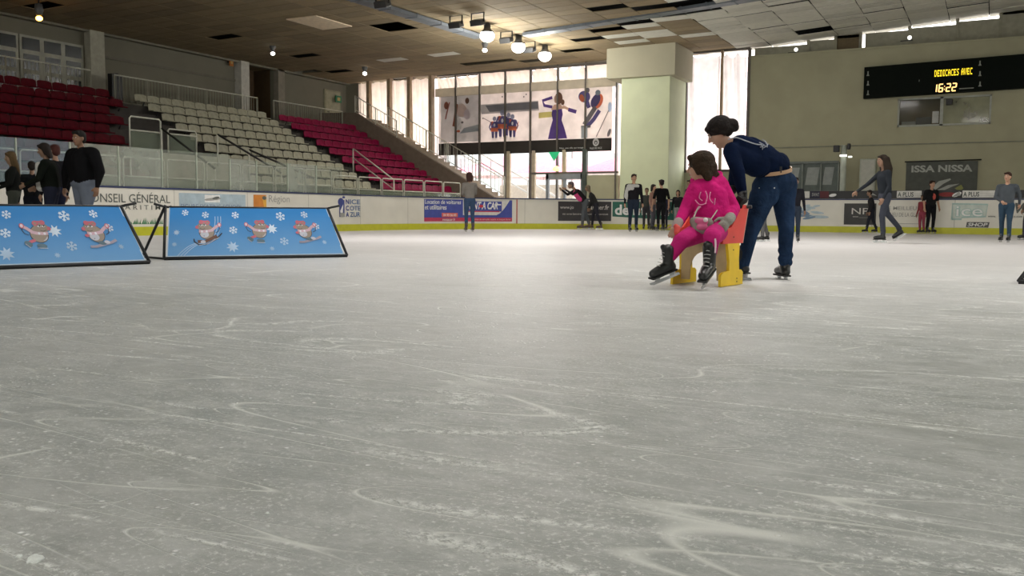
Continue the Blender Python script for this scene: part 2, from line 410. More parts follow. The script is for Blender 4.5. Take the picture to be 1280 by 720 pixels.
def a5(f):
    blue = M((.05, .07, .30)); f.rect(S(530), .27, S(640), 1.02, blue, 14); f.rect(S(530), .27, S(640), .40, M((.45, .04, .10)), 14)
    f.text('Location de voitures', S(531), .86, S(576), 1.0, twhite, .012, .1); f.text('et utilitaires', S(531), .67, S(558), .83, twhite, .012, .1)
    f.rect(S(552), .42, S(572), .56, M((.62, .12, .10)), 3); f.text('04 93 56 00', S(554), .445, S(570), .53, twhite, .01); f.text('rentacar.fr', S(553), .29, S(569), .385, twhite, .01)
    U = lambda p: S(p)
    pts = [(U(578.5), .49)]+[(U(578.5+(622-578.5)*i/8), .49) for i in range(1, 9)]+[(U(627), .53), (U(632), .72), (U(637), 1.02)]
    top = [(U(578.5+(637-578.5)*i/10), 1.02) for i in range(10, -1, -1)]
    o = f.off(); grey = M((.60, .59, .56))
    for i in range(14):
        a = 578.5+58.5*i/14; b_ = 578.5+58.5*(i+1)/14
        low = lambda p: .49 if p < 620 else .49+.53*((p-620)/17.0)**1.6
        f.poly([(U(a), low(a)), (U(b_), low(b_)), (U(b_), 1.02), (U(a), 1.02)], grey, o)
    o2 = f.off()
    f.rect(U(581), .62, U(627), .97, blue, 8, o2+.001)
    f.rect(U(581), .60, U(624), .635, tred, 5, o2+.004)
    f.text('RENT A CAR', U(584), .69, U(622), .95, twhite, .03, .25, o2+.006); f.ell(U(601), .8, .09, .05, tred, o=o2+.008)
    f.rect(U(618), .84, U(626), .88, twhite, 1, o2+.007)
    f.text('location de vehicules courte et longue duree', U(590), .30, U(638), .37, M((.75, .5, .45)), .005)
ad('sponsor_panel', 'blue and red car hire panel', 0, 0, a5)
ad('goal_line_stripe', 'thin red vertical stripe', 0, 0, lambda f: f.rect(S(645.3), .02, S(646.6), 1.05, M((.40, .05, .04))))
def a6(f):
    k = M((.035, .032, .035)); f.rect(S(697.5), .30, S(764), 1.0, k, 8); t = M((.55, .53, .50))
    f.text('www.jo', S(700), .70, S(717), .84, t, .012); f.text('gpartner.fr', S(731), .66, S(761), .88, t, .012)
    f.text('vos cartes bancaires   financement   assurances', S(703), .52, S(760), .59, t, .004)
ad('sponsor_panel', 'black web address panel', 0, 0, a6)
def a7(f):
    g = M((.02, .12, .085)); o = f.off()
    for i in range(10):
        a = 765.5+77*i/10; b_ = 765.5+77*(i+1)/10; lw = lambda p: .47-.12*(p-765.5)/77
        f.poly([(S(a), lw(a)), (S(b_), lw(b_)), (S(b_), 1.0), (S(a), 1.0)], g, o)
    f.text('delmoni', S(768.5), .52, S(829), .90, twhite, .03, o=o+.003); f.text('il', S(830), .5, S(836), .88, twhite, .03, o=o+.003)
ad('sponsor_panel', 'dark green panel with large white lettering', 0, 0, a7)
def a8(f):
    random.seed(9); c = M((.40, .50, .56)); c2 = M((.16, .24, .34))
    for k in range(16): f.ell(S(random.uniform(992, 1024)), random.uniform(.45, .92), random.uniform(.1, .4), random.uniform(.02, .05), c if k % 3 else c2, random.uniform(-10, 25))
ad('sponsor_panel', 'white panel with faded pale blue splash', 0, 0, a8)
def a9(f):
    f.rect(S(1055), .26, S(1095), .95, M((.05, .05, .05)), 1); g = M((.58, .57, .54))
    f.text('NP', S(1064.5), .60, S(1086), .80, g, .0); f.rect(S(1066), .51, S(1073), .525, g); f.rect(S(1074), .485, S(1091), .495, tgrey)
ad('sponsor_panel', 'dark square panel with thin NP monogram', 0, 0, a9)
def a10(f):
    f.text('LE MEILLEUR', S(1106), .74, S(1151), .86, tgrey, .004); f.text('MILIEU DE LA GLACE', S(1108), .53, S(1153), .66, tgrey, .004)
    f.rect(S(1124), .30, S(1152), .315, tgrey)
ad('sponsor_lettering', 'thin grey two line lettering', 0, 0, a10)
def a11(f):
    te = M((.36, .50, .47)); te2 = M((.52, .58, .53))
    f.poly([(S(1188.5), .44), (S(1202), .44), (S(1203), .50), (S(1230), .52), (S(1235), .92), (S(1190), .96)], te2)
    for sg in ([(1190, .46), (1190, .94), (1234, .92), (1232, .55), (1202, .52), (1202, .46), (1190, .46)],):
        f.line([(S(a), z) for a, z in sg], .05, te)
    f.text('ice', S(1194), .54, S(1229), .88, te, .05); f.text('ice', S(1195), .56, S(1228), .86, twhite, .0)
    f.poly([(S(1208), .17+.05), (S(1236), .21), (S(1237.5), .38), (S(1209), .38)], M((.10, .10, .10)))
    f.text('SHOP', S(1210), .245, S(1235), .355, twhite, .02, .2)
    f.text('www.   iceshopnice.com', S(1235), .50, S(1278), .60, tdark, .008)
    f.text('VA', S(1268), .66, S(1291), .97, tdark, .04, .25)
ad('sponsor_panel', 'outlined teal lettering over small dark shop plate', 0, 0, a11)

# hoarding strip standing just above the end boards
hb = thing('advertising_strip', (0, EY+.2, 1.1), 'low strip of black, red and white sponsor boards fixed above the end boards', 'sign')
hfn = plane_fn((0, EY+.1, 0), (1, 0, 0), (0, 0, 1), (0, -1, 0))
def hx(px): return on(px, 244, 1, EY+.1).x
mb = MB(); mb.box((hx(997), EY+.11, 1.11), (hx(1300), EY+.14, 1.36), black_m); mb.build('backing_board', hb)
def hpart(label, fn):
    mb = MB(); fn(Flat(mb, hfn)); o = mb.build('sponsor_plate', hb); o['label'] = label
def H1(f, a, b, word=True):
    f.rect(hx(a), 1.13, hx(b), 1.35, M((.62, .61, .57)))
    if word:
        f.text('A PLUS', hx(a+1), 1.16, hx(a+21), 1.31, tdark, .03); f.rect(hx(a+22), 1.25, hx(b-1), 1.255, tgrey); f.rect(hx(a+22), 1.19, hx(b-1), 1.195, tgrey)
hpart('blank white plate', lambda f: H1(f, 999, 1012, False))
def H2(f):
    f.rect(hx(1013), 1.13, hx(1025), 1.35, M((.02, .02, .04))); f.text('SWAT', hx(1015), 1.19, hx(1024), 1.3, tgrey, .02)
    f.rect(hx(1025), 1.13, hx(1036), 1.35, M((.09, .015, .02))); f.rect(hx(1036), 1.13, hx(1046), 1.35, black_m); f.ell(hx(1041), 1.22, .12, .05, twhite, 10)
hpart('dark blue and red plate', H2)
def H3(f): f.rect(hx(1083), 1.13, hx(1121), 1.35, black_m); f.poly([(hx(1086), 1.18), (hx(1090), 1.3), (hx(1096), 1.2), (hx(1090), 1.22)], tgrey)
hpart('black plate with grey wing mark', H3)
hpart('white A PLUS plate beside the long haired skater', lambda f: H1(f, 1121, 1152))
def H4(f):
    f.rect(hx(1153), 1.13, hx(1203), 1.37, black_m); f.ell(hx(1184), 1.23, .26, .07, M((.22, .02, .02))); f.ell(hx(1196), 1.23, .14, .06, twhite, 25)
    f.poly([(hx(1190), 1.15), (hx(1199), 1.33), (hx(1201), 1.2)], tgrey)
hpart('black plate with red and white marks', H4)
hpart('longer white A PLUS plate', lambda f: H1(f, 1203, 1250))

# ------------------------------------------------------------------ ceiling of loose tiles
def ceil_z(x): return 6.8+(x+8.3)*.0152 if x < -8.3 else 6.8+(x+8.3)*.066
cm = {'a': mat('ceiling_tile_tan', (.27, .205, .115), .9, var=.06), 'b': mat('ceiling_tile_brown', (.215, .165, .095), .9, var=.06), 'c': mat('ceiling_tile_dull', (.24, .185, .105), .9, var=.06),
      'w': mat('ceiling_tile_white', (.66, .65, .57), .9, var=.06), 'v': mat('ceiling_tile_offwhite', (.58, .57, .50), .9, var=.06), 'k': mat('ceiling_void', (.004, .004, .004), 1, var=.0), 'p': mat('ceiling_tile_cream', (.75, .62, .45), .9)}
TX, TY = 1.2, .6
def tix(px, py):
    z = 6.8
    for _ in range(6): p = on(px, py, 2, z); z = ceil_z(p.x)
    return int((p.x+34)//TX), int((p.y+35)//TY)
special = {}
for px, py in [(152//2, 8), (515, 36), (482, 35), (627, 78), (655, 77), (745, 40), (732, 51), (832, 19), (855, 14), (800, 27), (822, 7), (862, 6), (880, 14), (705, 64), (868, 8), (389, 69)]: special[tix(px, py)] = 'k'
for px, py in [(795, 44), (850, 22), (806, 24), (838, 45), (862, 43), (815, 40), (500, 75), (540, 68), (790, 36)]: special[tix(px, py)] = 'w'
mb = MB(); random.seed(5)
for i in range(0, 40):
    for j in range(0, 119):
        x0, y0 = -34+i*TX, -35+j*TY; x1, y1 = x0+TX, y0+TY; xm = (x0+x1)/2
        if x1 < -28 or x0 > 13 or y0 > 35.6: continue
        k = special.get((i, j)); zt = 0
        if xm > -8.4:
            r_ = random.random(); kk = 'w' if r_ < .6 else 'v'; zt = random.uniform(-.03, .02) if random.random() < .5 else 0
            tilt = random.uniform(-.04, .04) if random.random() < .4 else 0
            if random.random() < .035 and y0 < 33.5: kk = 'k'
            tilt = random.uniform(-.05, .05) if random.random() < .3 else 0
        else:
            kk = random.choice('aabc'); tilt = 0
            if y0 > 27 and random.random() < .10: kk = 'w' if xm > -12 else 'c'
            if xm > -14 and y0 > 25 and random.random() < .05: kk = 'k'
            if random.random() < .004: kk = 'k'
        if k: kk = k
        if y0 < 15 and kk == 'k': kk = 'b'
        g = .012; za, zb = ceil_z(x0), ceil_z(x1)
        if kk == 'k': continue
        mb.box((x0+g, y0+g, 0), (x1-g, y1-g, .02), cm[kk])
        for q in range(1, 9):
            v = mb.v[-q]; t = (v.x-x0)/TX; v.z += ceil_z(v.x)+zt+tilt*((v.y-y0)/TY-.5)
struct(mb, 'ceiling')
mb = MB()
mb.add([(-28, -40, 6.9), (14, -40, 8.6), (14, 37, 8.6), (-28, 37, 6.9)], [(0, 1, 2, 3)], cm['k']); mb.v[0].z = mb.v[3].z = 6.8
mb.add([(-28, 35.5, 6.45), (-8.3, 35.5, 6.8), (-8.3, 35.5, 8.6), (-28, 35.5, 8.6)], [(0, 1, 2, 3)], cm['k']); mb.add([(-8.3, 35.5, 6.8), (14, 35.5, ceil_z(14)), (14, 35.5, 9), (-8.3, 35.5, 9)], [(0, 1, 2, 3)], cm['k'])  # closure above the tiles, added to block outdoor light leaking in
struct(mb, 'trim_2')

# ceiling ducts
duct_m = mat('duct_grey', (.13, .15, .17), .5)
def duct(a, b, w, label):
    n = 14; mb = MB(); A, B = Vector(a), Vector(b)
    o = thing('ceiling_duct', (A+B)/2, label, 'duct')
    mb = MB(); mb.bar(A, B, w, .1, duct_m); mb.build('duct_body', o, loc=(A+B)/2)
    for i in range(1, n): mb = MB(); p = A.lerp(B, i/n); T = (B-A).normalized(); mb.bar(p-T*.03, p+T*.03, w+.03, .125, duct_m); mb.build('joint_band', o, loc=(A+B)/2)
duct((-16.9, 10, 6.58), (-15.95, 28.1, 6.60), .42, 'grey blue flat duct running lengthwise under the brown ceiling')
duct((-14.4, 28.55, 6.62), (-3, 27.4, 7.02), .42, 'grey blue flat duct crossing the rink under the ceiling toward the white tiles')

# skylight panel in the brown ceiling
zc = ceil_z(-19.4)-.03; mb = MB()
sk = [on(360, 18, 2, zc), on(400, 32, 2, zc), on(441, 26, 2, zc), on(400, 15, 2, zc)]
mb.box((-20.0, 22.9, zc-.01), (-18.8, 24.7, zc+.02), cm['p']); o = mb.build('ceiling_hatch', loc=(-19.4, 23.8, zc)); tag(o, 'cream rectangular hatch panel in the dark ceiling', 'hatch')
# ------------------------------------------------------------------ walls
WX, WY = -27.0, 35.0
cur_m = cloth_translucent('blackout_curtain', (.92, .82, .70), .75)
curw_m = cloth_translucent('sheer_curtain', (.80, .76, .74), .6, .06)
curg_m = cloth_translucent('grey_curtain_hem', (.60, .55, .45), .5)
pane_m = glassy('window_pane', (.8, .85, .85), .06)
mb = MB()       # stand side wall with openings for the doorway recess
for y0, y1, z0, z1 in [(-42, 28.3, 0, 8), (30.1, 35.2, 0, 8), (28.3, 30.1, 0, 4.0)]: mb.box((WX-.2, y0, z0), (WX, y1, z1), wallL_m)
struct(mb, 'wall_left')
mb = MB()       # recess
mb.box((WX-1.2, 28.3, 4.0), (WX-1.1, 30.1, 8), wd_m); mb.box((WX-1.2, 30.1, 4), (WX-.2, 30.15, 8), wd_m); mb.box((WX-1.2, 28.25, 4), (WX-.2, 28.3, 8), wd_m)
mb.box((WX-1.2, 28.3, 3.9), (WX, 30.1, 4.0), conc_m); struct(mb, 'trim_3')
mb = MB(); mb.box((WX-1.1, 28.45, 4.05), (WX-1.03, 29.45, 6.2), M((.27, .27, .16))); mb.box((WX-1.12, 28.35, 4.0), (WX-1.05, 29.55, 6.3), wd_m); struct(mb, 'door_2')
mb = MB()       # projecting columns and the ledge line along the wall
mb.box((WX, 27.85, 3.9), (WX+.35, 28.3, 7.0), M((.48, .47, .42))); mb.box((WX, 21.0, 3.9), (WX+.3, 21.55, 7), M((.36, .35, .28)))
mb.box((WX, 21.6, 5.72), (WX+.05, 27.85, 5.80), M((.14, .13, .10))); mb.box((WX, 30.1, 3.9), (WX+.25, 30.5, 7.0), M((.22, .20, .16)))
mb.box((WX, -30, 6.45), (WX+.25, 35, 6.75), M((.17, .16, .12)))
struct(mb, 'trim_4')
# balcony doors at the top left
for n, (y0, y1) in enumerate([(17.0, 18.55), (18.7, 19.35), (19.45, 20.1), (20.2, 20.85)]):
    d = MB(); d.box((WX, y0-.05, 4.0), (WX+.06, y1+.05, 6.0), M((.36, .36, .30))); o = struct(d, 'door_%d' % (n+3))
    g = MB(); g.box((WX+.05, y0+.03, 5.55), (WX+.075, y1-.03, 5.92), dark_m)
    g.box((WX+.05, y0+.06, 4.95), (WX+.075, y1-.06, 5.42), dark_m); g.box((WX+.05, y0+.06, 4.2), (WX+.075, y1-.06, 4.82), dark_m); g.build('door_pane', o)
mb = MB(); mb.box((WX, 33.35, 4.1), (WX+.05, 34.5, 6.1), M((.24, .23, .15))); mb.box((WX+.05, 33.42, 4.15), (WX+.07, 34.43, 6.03), M((.29, .28, .19))); o = struct(mb, 'door_7')
h = MB(); h.tube([(WX+.1, 33.5, 5.1), (WX+.1, 33.65, 5.1)], .02, black_m); h.build('door_handle', o)

# far wall: solid parts
mb = MB()
mb.box((-27.2, WY, 0), (-26.3, WY+.2, 8), wallL_m)
mb.box((-26.3, WY, 6.62), (-13.4, WY+.2, 8), M((.20, .17, .12)))
mb.box((-14.85, WY, 0), (-12.6, WY+.2, 2.13), wall_m)
mb.box((-26.3, WY, 0), (-18.7, WY+.2, 1.0), M((.35, .33, .28)))
mb.box((-10.75, WY, 0), (-8.25, WY+.2, 2.22), wall_m)
mb.box((-8.25, WY, 0), (-3.1, WY+.2, 6.42), wall_m); mb.box((-.2, WY, 0), (14, WY+.2, 6.42), wall_m)
mb.box((-3.1, WY, 0), (-.2, WY+.2, 3.64), wall_m); mb.box((-3.1, WY, 4.62), (-.2, WY+.2, 6.42), wall_m)
mb.box((-8.3, WY-.03, 6.40), (14, WY+.5, 6.46), wall_m)
struct(mb, 'wall_back')
mb = MB()       # pillar and its wider head
mb.box((-12.6, 33.0, 0), (-10.7, 35.0, 7.2), pillar_m, bev=.02); struct(mb, 'trim_5')
mb = MB(); mb.box((-13.1, 32.75, 5.62), (-10.45, 35.0, 7.3), mat('pillar_head', (.40, .375, .27), .8, var=.04, vscale=1.2)); struct(mb, 'trim_6')
# closing walls behind the viewpoint
mb = MB(); mb.box((14, -42, 0), (14.2, 35.2, 9), wall_m); struct(mb, 'wall_right')
mb = MB(); mb.box((-27.2, -42.2, 0), (14.2, -42, 9), wall_m); struct(mb, 'wall_front')
mb = MB()       # sill band on right wall part
mb.box((-8.25, WY-.04, 3.02), (14, WY, 3.06), M((.2, .2, .15))); struct(mb, 'trim_7')

# far window wall
mull = [-21.05, -19.85, -18.6, -17.4, -16.15, -14.9, -13.55]
w = MB()
for x in mull: w.box((x-.03, WY-.05, 0 if x > -18 else 1.0), (x+.03, WY+.1, 6.7), mull_m)
w.box((-14.98, WY-.1, 0), (-14.8, WY+.1, 3.2), M((.05, .06, .05)))
w.box((-22, WY-.03, 6.55), (-13.4, WY+.1, 6.65), mull_m); w.box((-17.4, WY-.03, 2.2), (-13.4, WY+.08, 2.28), mull_m)
o = struct(w, 'window_1')
g = MB(); g.box((-26.3, WY+.12, 1.0), (-13.4, WY+.125, 6.6), pane_m); g.build('pane', o)
for i, x in enumerate([-18.6, -17.4, -16.0]):       # pale posts beside the lower panes
    p = MB(); p.box((x+.07, WY+.02, .3), (x+.22, WY+.16, 3.2), M((.42, .35, .25))); p.build('window_frame', o)
# door with two bright panes
d = MB()
for a, b in (((-16.62, 0), (-16.5, 2.2)), ((-15.82, 0), (-15.72, 2.0)), ((-15.05, 0), (-14.92, 2.2))): d.box((a[0], WY-.08, a[1]), (b[0], WY+.04, b[1]), M((.22, .24, .26)))
d.box((-16.62, WY-.08, 1.98), (-14.92, WY+.04, 2.2), M((.22, .24, .26))); d.box((-16.5, WY-.06, 0), (-15.05, WY+.02, .35), M((.22, .24, .26)))
o = struct(d, 'door_1'); g = MB(); g.box((-16.5, WY, .3), (-15.05, WY+.01, 2.0), pane_m); g.build('door_pane', o)
h = MB(); h.tube([(-15.9, WY-.12, .8), (-15.9, WY-.12, 1.3)], .02, rail_m); h.build('door_handle', o)

# narrow window between pillar and wall
w = MB()
for x in (-10.7, -9.32, -8.3): w.box((x-.05, WY-.04, 2.2), (x+.05, WY+.1, 6.75), mull_m if x != -9.32 else post_m)
w.box((-10.7, WY-.04, 2.18), (-8.3, WY+.1, 2.28), mull_m); w.box((-10.7, WY, 6.7), (-8.3, WY+.1, 6.8), mull_m)
o = struct(w, 'window_2'); g = MB(); g.box((-10.7, WY+.1, 2.2), (-8.3, WY+.105, 6.75), pane_m); g.build('pane', o)

def curtain(x0, x1, z0, z1, y, m, label, folds=5, sag=.0, amp=.05, seed=0, bow=0, group=None):
    nx, nz = 40, 16; vs = []; rnd = random.Random(seed)
    ph = rnd.random()*6; tilt = rnd.uniform(-.15, .15)
    for j in range(nz+1):
        t = j/nz
        for i in range(nx+1):
            s_ = i/nx; x = x0+(x1-x0)*s_
            pinch = bow*math.sin(math.pi*t)*(s_-.5)
            top = z1-sag*(abs(math.sin(s_*math.pi*2+ph)))*t
            vs.append((x-pinch+tilt*.3*(t-.5), y+amp*math.sin(s_*math.pi*2*folds+ph+t*1.2)+amp*.5*math.sin(s_*23+t*5), z0+(top-z0)*t))
    fs = [(j*(nx+1)+i, j*(nx+1)+i+1, (j+1)*(nx+1)+i+1, (j+1)*(nx+1)+i) for j in range(nz) for i in range(nx)]
    mb = MB(); mb.add(vs, fs, m, True); c = Vector(((x0+x1)/2, y, z0)); o = mb.build('curtain', loc=c); tag(o, label, 'curtain', group); return o
tl = ['cream curtain panel at the far left end of the window wall', 'cream curtain panel second from the left beside the stairs', 'cream curtain panel above the stair rail, third from the left', 'wide cream curtain panel just left of the hanging poster']
for i, (a, b) in enumerate([(-26.2, -25.62), (-25.5, -24.5), (-24.35, -23.4), (-23.28, -22.28)]):
    curtain(a, b, 2.2 if i > 1 else 3.2, 6.5-.0*i, WY-.12, cur_m, tl[i], 2, .05, .05, i, .06)
for i, x in enumerate([-25.56, -24.42, -23.34, -22.2]):
    mb = MB(); mb.box((x-.08, WY-.3, 1.5), (x+.08, WY-.02, 6.6), post_m); struct(mb, 'trim_%d' % (8+i))
ups = [(-22.0, -21.1), (-21.0, -19.9), (-19.8, -18.65), (-18.55, -17.45), (-17.35, -16.2), (-16.1, -14.95), (-14.85, -13.45)]
names = ['leftmost', 'second from the left', 'third from the left', 'middle', 'third from the right', 'second from the right', 'rightmost']
for i, (a, b) in enumerate(ups):
    curtain(a, b, 6.0, [6.5, 6.55, 6.6, 6.62, 6.6, 6.6, 6.62][i], WY+.03, cur_m, 'short cream valance curtain above the sports poster, %s of seven' % names[i], 1.5, [.06, .14, .05, .0, .1, .22, .0][i], .04, i+9)
o = MB(); o.box((-22.1, WY-.02, 5.66), (-13.6, WY+.02, 6.02), curg_m); tag(o.build('curtain_hem', loc=(-18, WY, 5.8)), 'long grey cloth band hanging across the windows above the poster', 'curtain')
curtain(-13.45, -12.75, .6, 5.7, WY-.06, cur_m, 'narrow sunlit curtain strip between the poster and the green pillar', 1, 0, .03, 31)
curtain(-10.6, -9.4, 3.1, 6.62, WY-.05, curw_m, 'white sheer curtain left of the post in the narrow window', 3, .1, .05, 40)
curtain(-9.24, -8.4, 3.1, 6.62, WY-.05, curw_m, 'white sheer curtain right of the post in the narrow window', 2, .2, .06, 41)

# clerestory strip above the right wall
w = MB(); yy = WY+.35
lowm = M((.26, .25, .19)); segs = [(-8.2, -6.3), (-6.2, -5.35), (-5.3, -4.5), (-4.3, -2.9), (-2.8, -1.4), (-1.3, -.1), (.0, 1.2), (1.3, 3.5), (3.6, 7), (7.1, 13.9)]
for i, (a, b) in enumerate(segs):
    zt = ceil_z((a+b)/2)-.02
    top = [.06, .05, -.1, .08, .12, .12, -.1, -.1, .3, .3][i]
    w.box((a, yy, 6.4), (b, yy+.04, zt-max(top, 0)), lowm if i not in (2,) else M((.12, .085, .04)))
    w.box((b, yy-.05, 6.4), (b+.1, yy+.08, ceil_z(b)+.1), M((.24, .23, .17)))
    if top < 0: w.box((a, yy, zt-.1), (b, yy+.04, zt+.3), lowm)
o = struct(w, 'window_3'); g = MB(); g.box((-8.2, yy+.1, 6.4), (13.9, yy+.105, 8.4), pane_m); g.build('pane', o)

# control-room window below the scoreboard
w = MB()
for a, b in (((-3.1, 3.64), (-.2, 3.70)), ((-3.1, 4.56), (-.2, 4.62)), ((-3.1, 3.64), (-3.04, 4.62)), ((-.26, 3.64), (-.2, 4.62)), ((-1.76, 3.64), (-1.66, 4.62))): w.box((a[0], WY-.03, a[1]), (b[0], WY+.1, b[1]), M((.33, .34, .30)))
o = struct(w, 'window_4')
g = MB(); g.box((-3.04, WY+.05, 3.7), (-1.76, WY+.06, 4.56), glassy('booth_glass', (.2, .2, .15), .15)); g.build('pane', o); g = MB(); g.box((-1.66, WY+.03, 3.7), (-.26, WY+.04, 4.56), glassy('booth_glass_hazy', (.28, .28, .18), .75)); g.build('pane', o)
mb = MB(); mb.box((-3.3, WY+1.6, 3.2), (0, WY+1.7, 5.2), M((.14, .09, .04))); mb.box((-3.3, WY+.2, 3.2), (-3.2, WY+1.6, 5.2), wd_m); mb.box((-.1, WY+.2, 3.2), (0, WY+1.6, 5.2), wd_m); mb.box((-3.3, WY+.2, 3.2), (0, WY+1.7, 3.3), wd_m); mb.box((-3.3, WY+.2, 5.1), (0, WY+1.7, 5.2), wd_m); struct(mb, 'trim_12')
def small(name, label, cat, fn, loc, group=None):
    mb = MB(); fn(mb); o = mb.build(name, loc=loc); return tag(o, label, cat, group)
small('monitor', 'dark monitor standing on the control room sill', 'monitor', lambda m: (m.box((-2.55, WY+.5, 3.72), (-2.05, WY+.55, 4.0), black_m, bev=.01), m.box((-2.35, WY+.5, 3.3), (-2.25, WY+.56, 3.74), black_m)), (-2.3, WY+.5, 3.3))
small('paper_sheet', 'white sheet taped inside the control room window', 'paper', lambda m: m.box((-2.0, WY+.12, 3.75), (-1.8, WY+.13, 4.15), twhite), (-1.9, WY+.12, 3.75))
small('desk_tray', 'pale tray on the left of the control room desk', 'tray', lambda m: m.box((-3.0, WY+.4, 3.62), (-2.55, WY+.8, 3.86), tgrey, bev=.02), (-2.8, WY+.5, 3.62))
small('loudspeaker', 'small black speaker in the top corner of the control room window', 'speaker', lambda m: (m.box((-1.58, WY-.16, 4.32), (-1.38, WY+.02, 4.52), black_m, bev=.02), m.lathe((-1.48, WY-.165, 4.42), [(.0, 0), (.07, .0)], dark_m)), (-1.48, WY-.05, 4.3))

# ------------------------------------------------------------------ scoreboard
sbx0, sbx1, z0, z1 = -4.22, 3.2, 4.66, 5.74
sb = thing('scoreboard', (-1, WY-.2, 4.7), 'long black electronic scoreboard with yellow lit letters and time', 'scoreboard')
mb = MB()
mb.prism([(sbx0, WY-.25, z0), (sbx1, WY-.25, z0+.13), (sbx1, WY-.25, z1+.16), (sbx0, WY-.25, z1)], (0, .24, 0), mat('scoreboard_case', (.002, .004, .0025), .7, spec=.1)); mb.build('case', sb)
def sfn(u, v, o): return Vector((u, WY-.25-o, v+(u-sbx0)*.012))
led = mat('led_yellow', (.7, .6, .02), .5, emit=(1, .72, .02), es=1.5); led2 = mat('led_orange', (.8, .5, .2), .5, emit=(1, .62, .22), es=1.7)
font5 = {'D': ['1110', '1001', '1001', '1001', '1110'], 'E': ['1111', '1000', '1110', '1000', '1111'], 'I': ['111', '010', '010', '010', '111'], 'C': ['0111', '1000', '1000', '1000', '0111'],
         'A': ['0110', '1001', '1111', '1001', '1001'], 'S': ['0111', '1000', '0110', '0001', '1110'], 'V': ['1001', '1001', '1001', '1010', '0100'], ' ': ['00', '00', '00', '00', '00']}
def sxz(px, py): p = on(px, py, 1, WY-.25); return p.x, p.z-(p.x-sbx0)*.012
ua, va = sxz(1168, 96); ub, _ = sxz(1216, 92)
txt = 'DEDICACES AVEC'; tot = sum(len(font5[c][0])+1 for c in txt); pw = (ub-ua)/tot; ph = .044
mb = MB(); fl = Flat(mb, sfn); u = ua
for c in txt:
    g = font5[c]
    for r_, row in enumerate(g):
        for k, q in enumerate(row):
            if q == '1': fl.rect(u+k*pw, va+(4-r_)*ph, u+k*pw+pw*.92, va+(4-r_)*ph+ph*.9, led, o=.004)
    u += (len(g[0])+1)*pw
o = mb.build('message_row', sb); o['label'] = 'yellow dot letters DEDICACES AVEC'
seg = {'1': 'bc', '6': 'acdefg', '2': 'abged'}
mb = MB(); fl = Flat(mb, sfn)
ua, va = sxz(1167.5, 115); ub, _ = sxz(1197, 113); dw = (ub-ua)/4.6; H = .245
def digit(ch, u):
    sh = lambda x, y: (u+x*dw*.72+y*.12*dw, va+y*H)
    P = {'a': ((0, 1), (1, 1)), 'b': ((1, 1), (1, .5)), 'c': ((1, .5), (1, 0)), 'd': ((0, 0), (1, 0)), 'e': ((0, 0), (0, .5)), 'f': ((0, .5), (0, 1)), 'g': ((0, .5), (1, .5))}
    for c in seg[ch]: a, b = P[c]; fl.line([sh(*a), sh(*b)], .038, led2, .004)
digit('1', ua-dw*.3); digit('6', ua+dw*.9); digit('2', ua+dw*2.35); digit('2', ua+dw*3.5)
fl.rect(ua+dw*1.95, va+.05, ua+dw*2.07, va+.09, led2, o=.004); fl.rect(ua+dw*1.97, va+.15, ua+dw*2.09, va+.19, led2, o=.004)
o = mb.build('clock_row', sb); o['label'] = 'orange lit time 16:22'
mb = MB(); fl = Flat(mb, sfn); gm = M((.22, .23, .2))
for px, ys in ((1085, (92, 104, 116)), (1225, (79, 92, 105))):
    for y in ys: u, v = sxz(px, y); fl.rect(u-.02, v-.08, u+.02, v+.08, gm, o=.003); fl.poly([(u-.05, v-.08), (u+.05, v-.08), (u, v+.02)], gm, .004)
u, v = sxz(1208, 111); fl.rect(u-.22, v, u+.22, v+.03, gm, o=.003); u, v = sxz(1149, 101); fl.rect(u-.01, v-.03, u+.01, v+.04, gm, o=.003)
mb.build('printed_marks', sb)

# ISSA NISSA banner
isx0, isx1 = -2.75, -.52
o = thing('wall_banner', (-1.6, WY-.05, 1.3), 'grey cloth banner reading ISSA NISSA on the wall behind the boards', 'banner')
mb = MB(); mb.box((isx0, WY-.06, .9), (isx1, WY-.045, 2.42), mat('banner_grey', (.085, .09, .08), .9)); mb.build('banner_sheet', o)
mb = MB(); fl = Flat(mb, plane_fn((0, WY-.06, 0), (1, 0, 0), (0, 0, 1), (0, -1, 0))); lg = M((.36, .37, .34))
fl.text('ISSA NISSA', -2.58, 2.06, -.68, 2.30, lg, .035)
fl.poly([(-1.9, 1.55), (-1.7, 1.75), (-1.35, 1.84), (-1.32, 1.80), (-1.55, 1.66), (-1.8, 1.45)], lg); fl.poly([(-1.75, 1.44), (-1.4, 1.62), (-1.05, 1.66), (-1.3, 1.55), (-1.6, 1.4)], lg); fl.poly([(-1.2, 1.5), (-1.0, 1.63), (-.93, 1.5), (-1.05, 1.4)], M((.25, .26, .08)))
q = mb.build('banner_print', o); q['label'] = 'pale block letters and wing print'
mb = MB(); mb.tube([(isx0-.05, WY-.07, 2.43), (isx1+.1, WY-.07, 2.46)], .02, black_m); mb.build('hanging_bar', o)

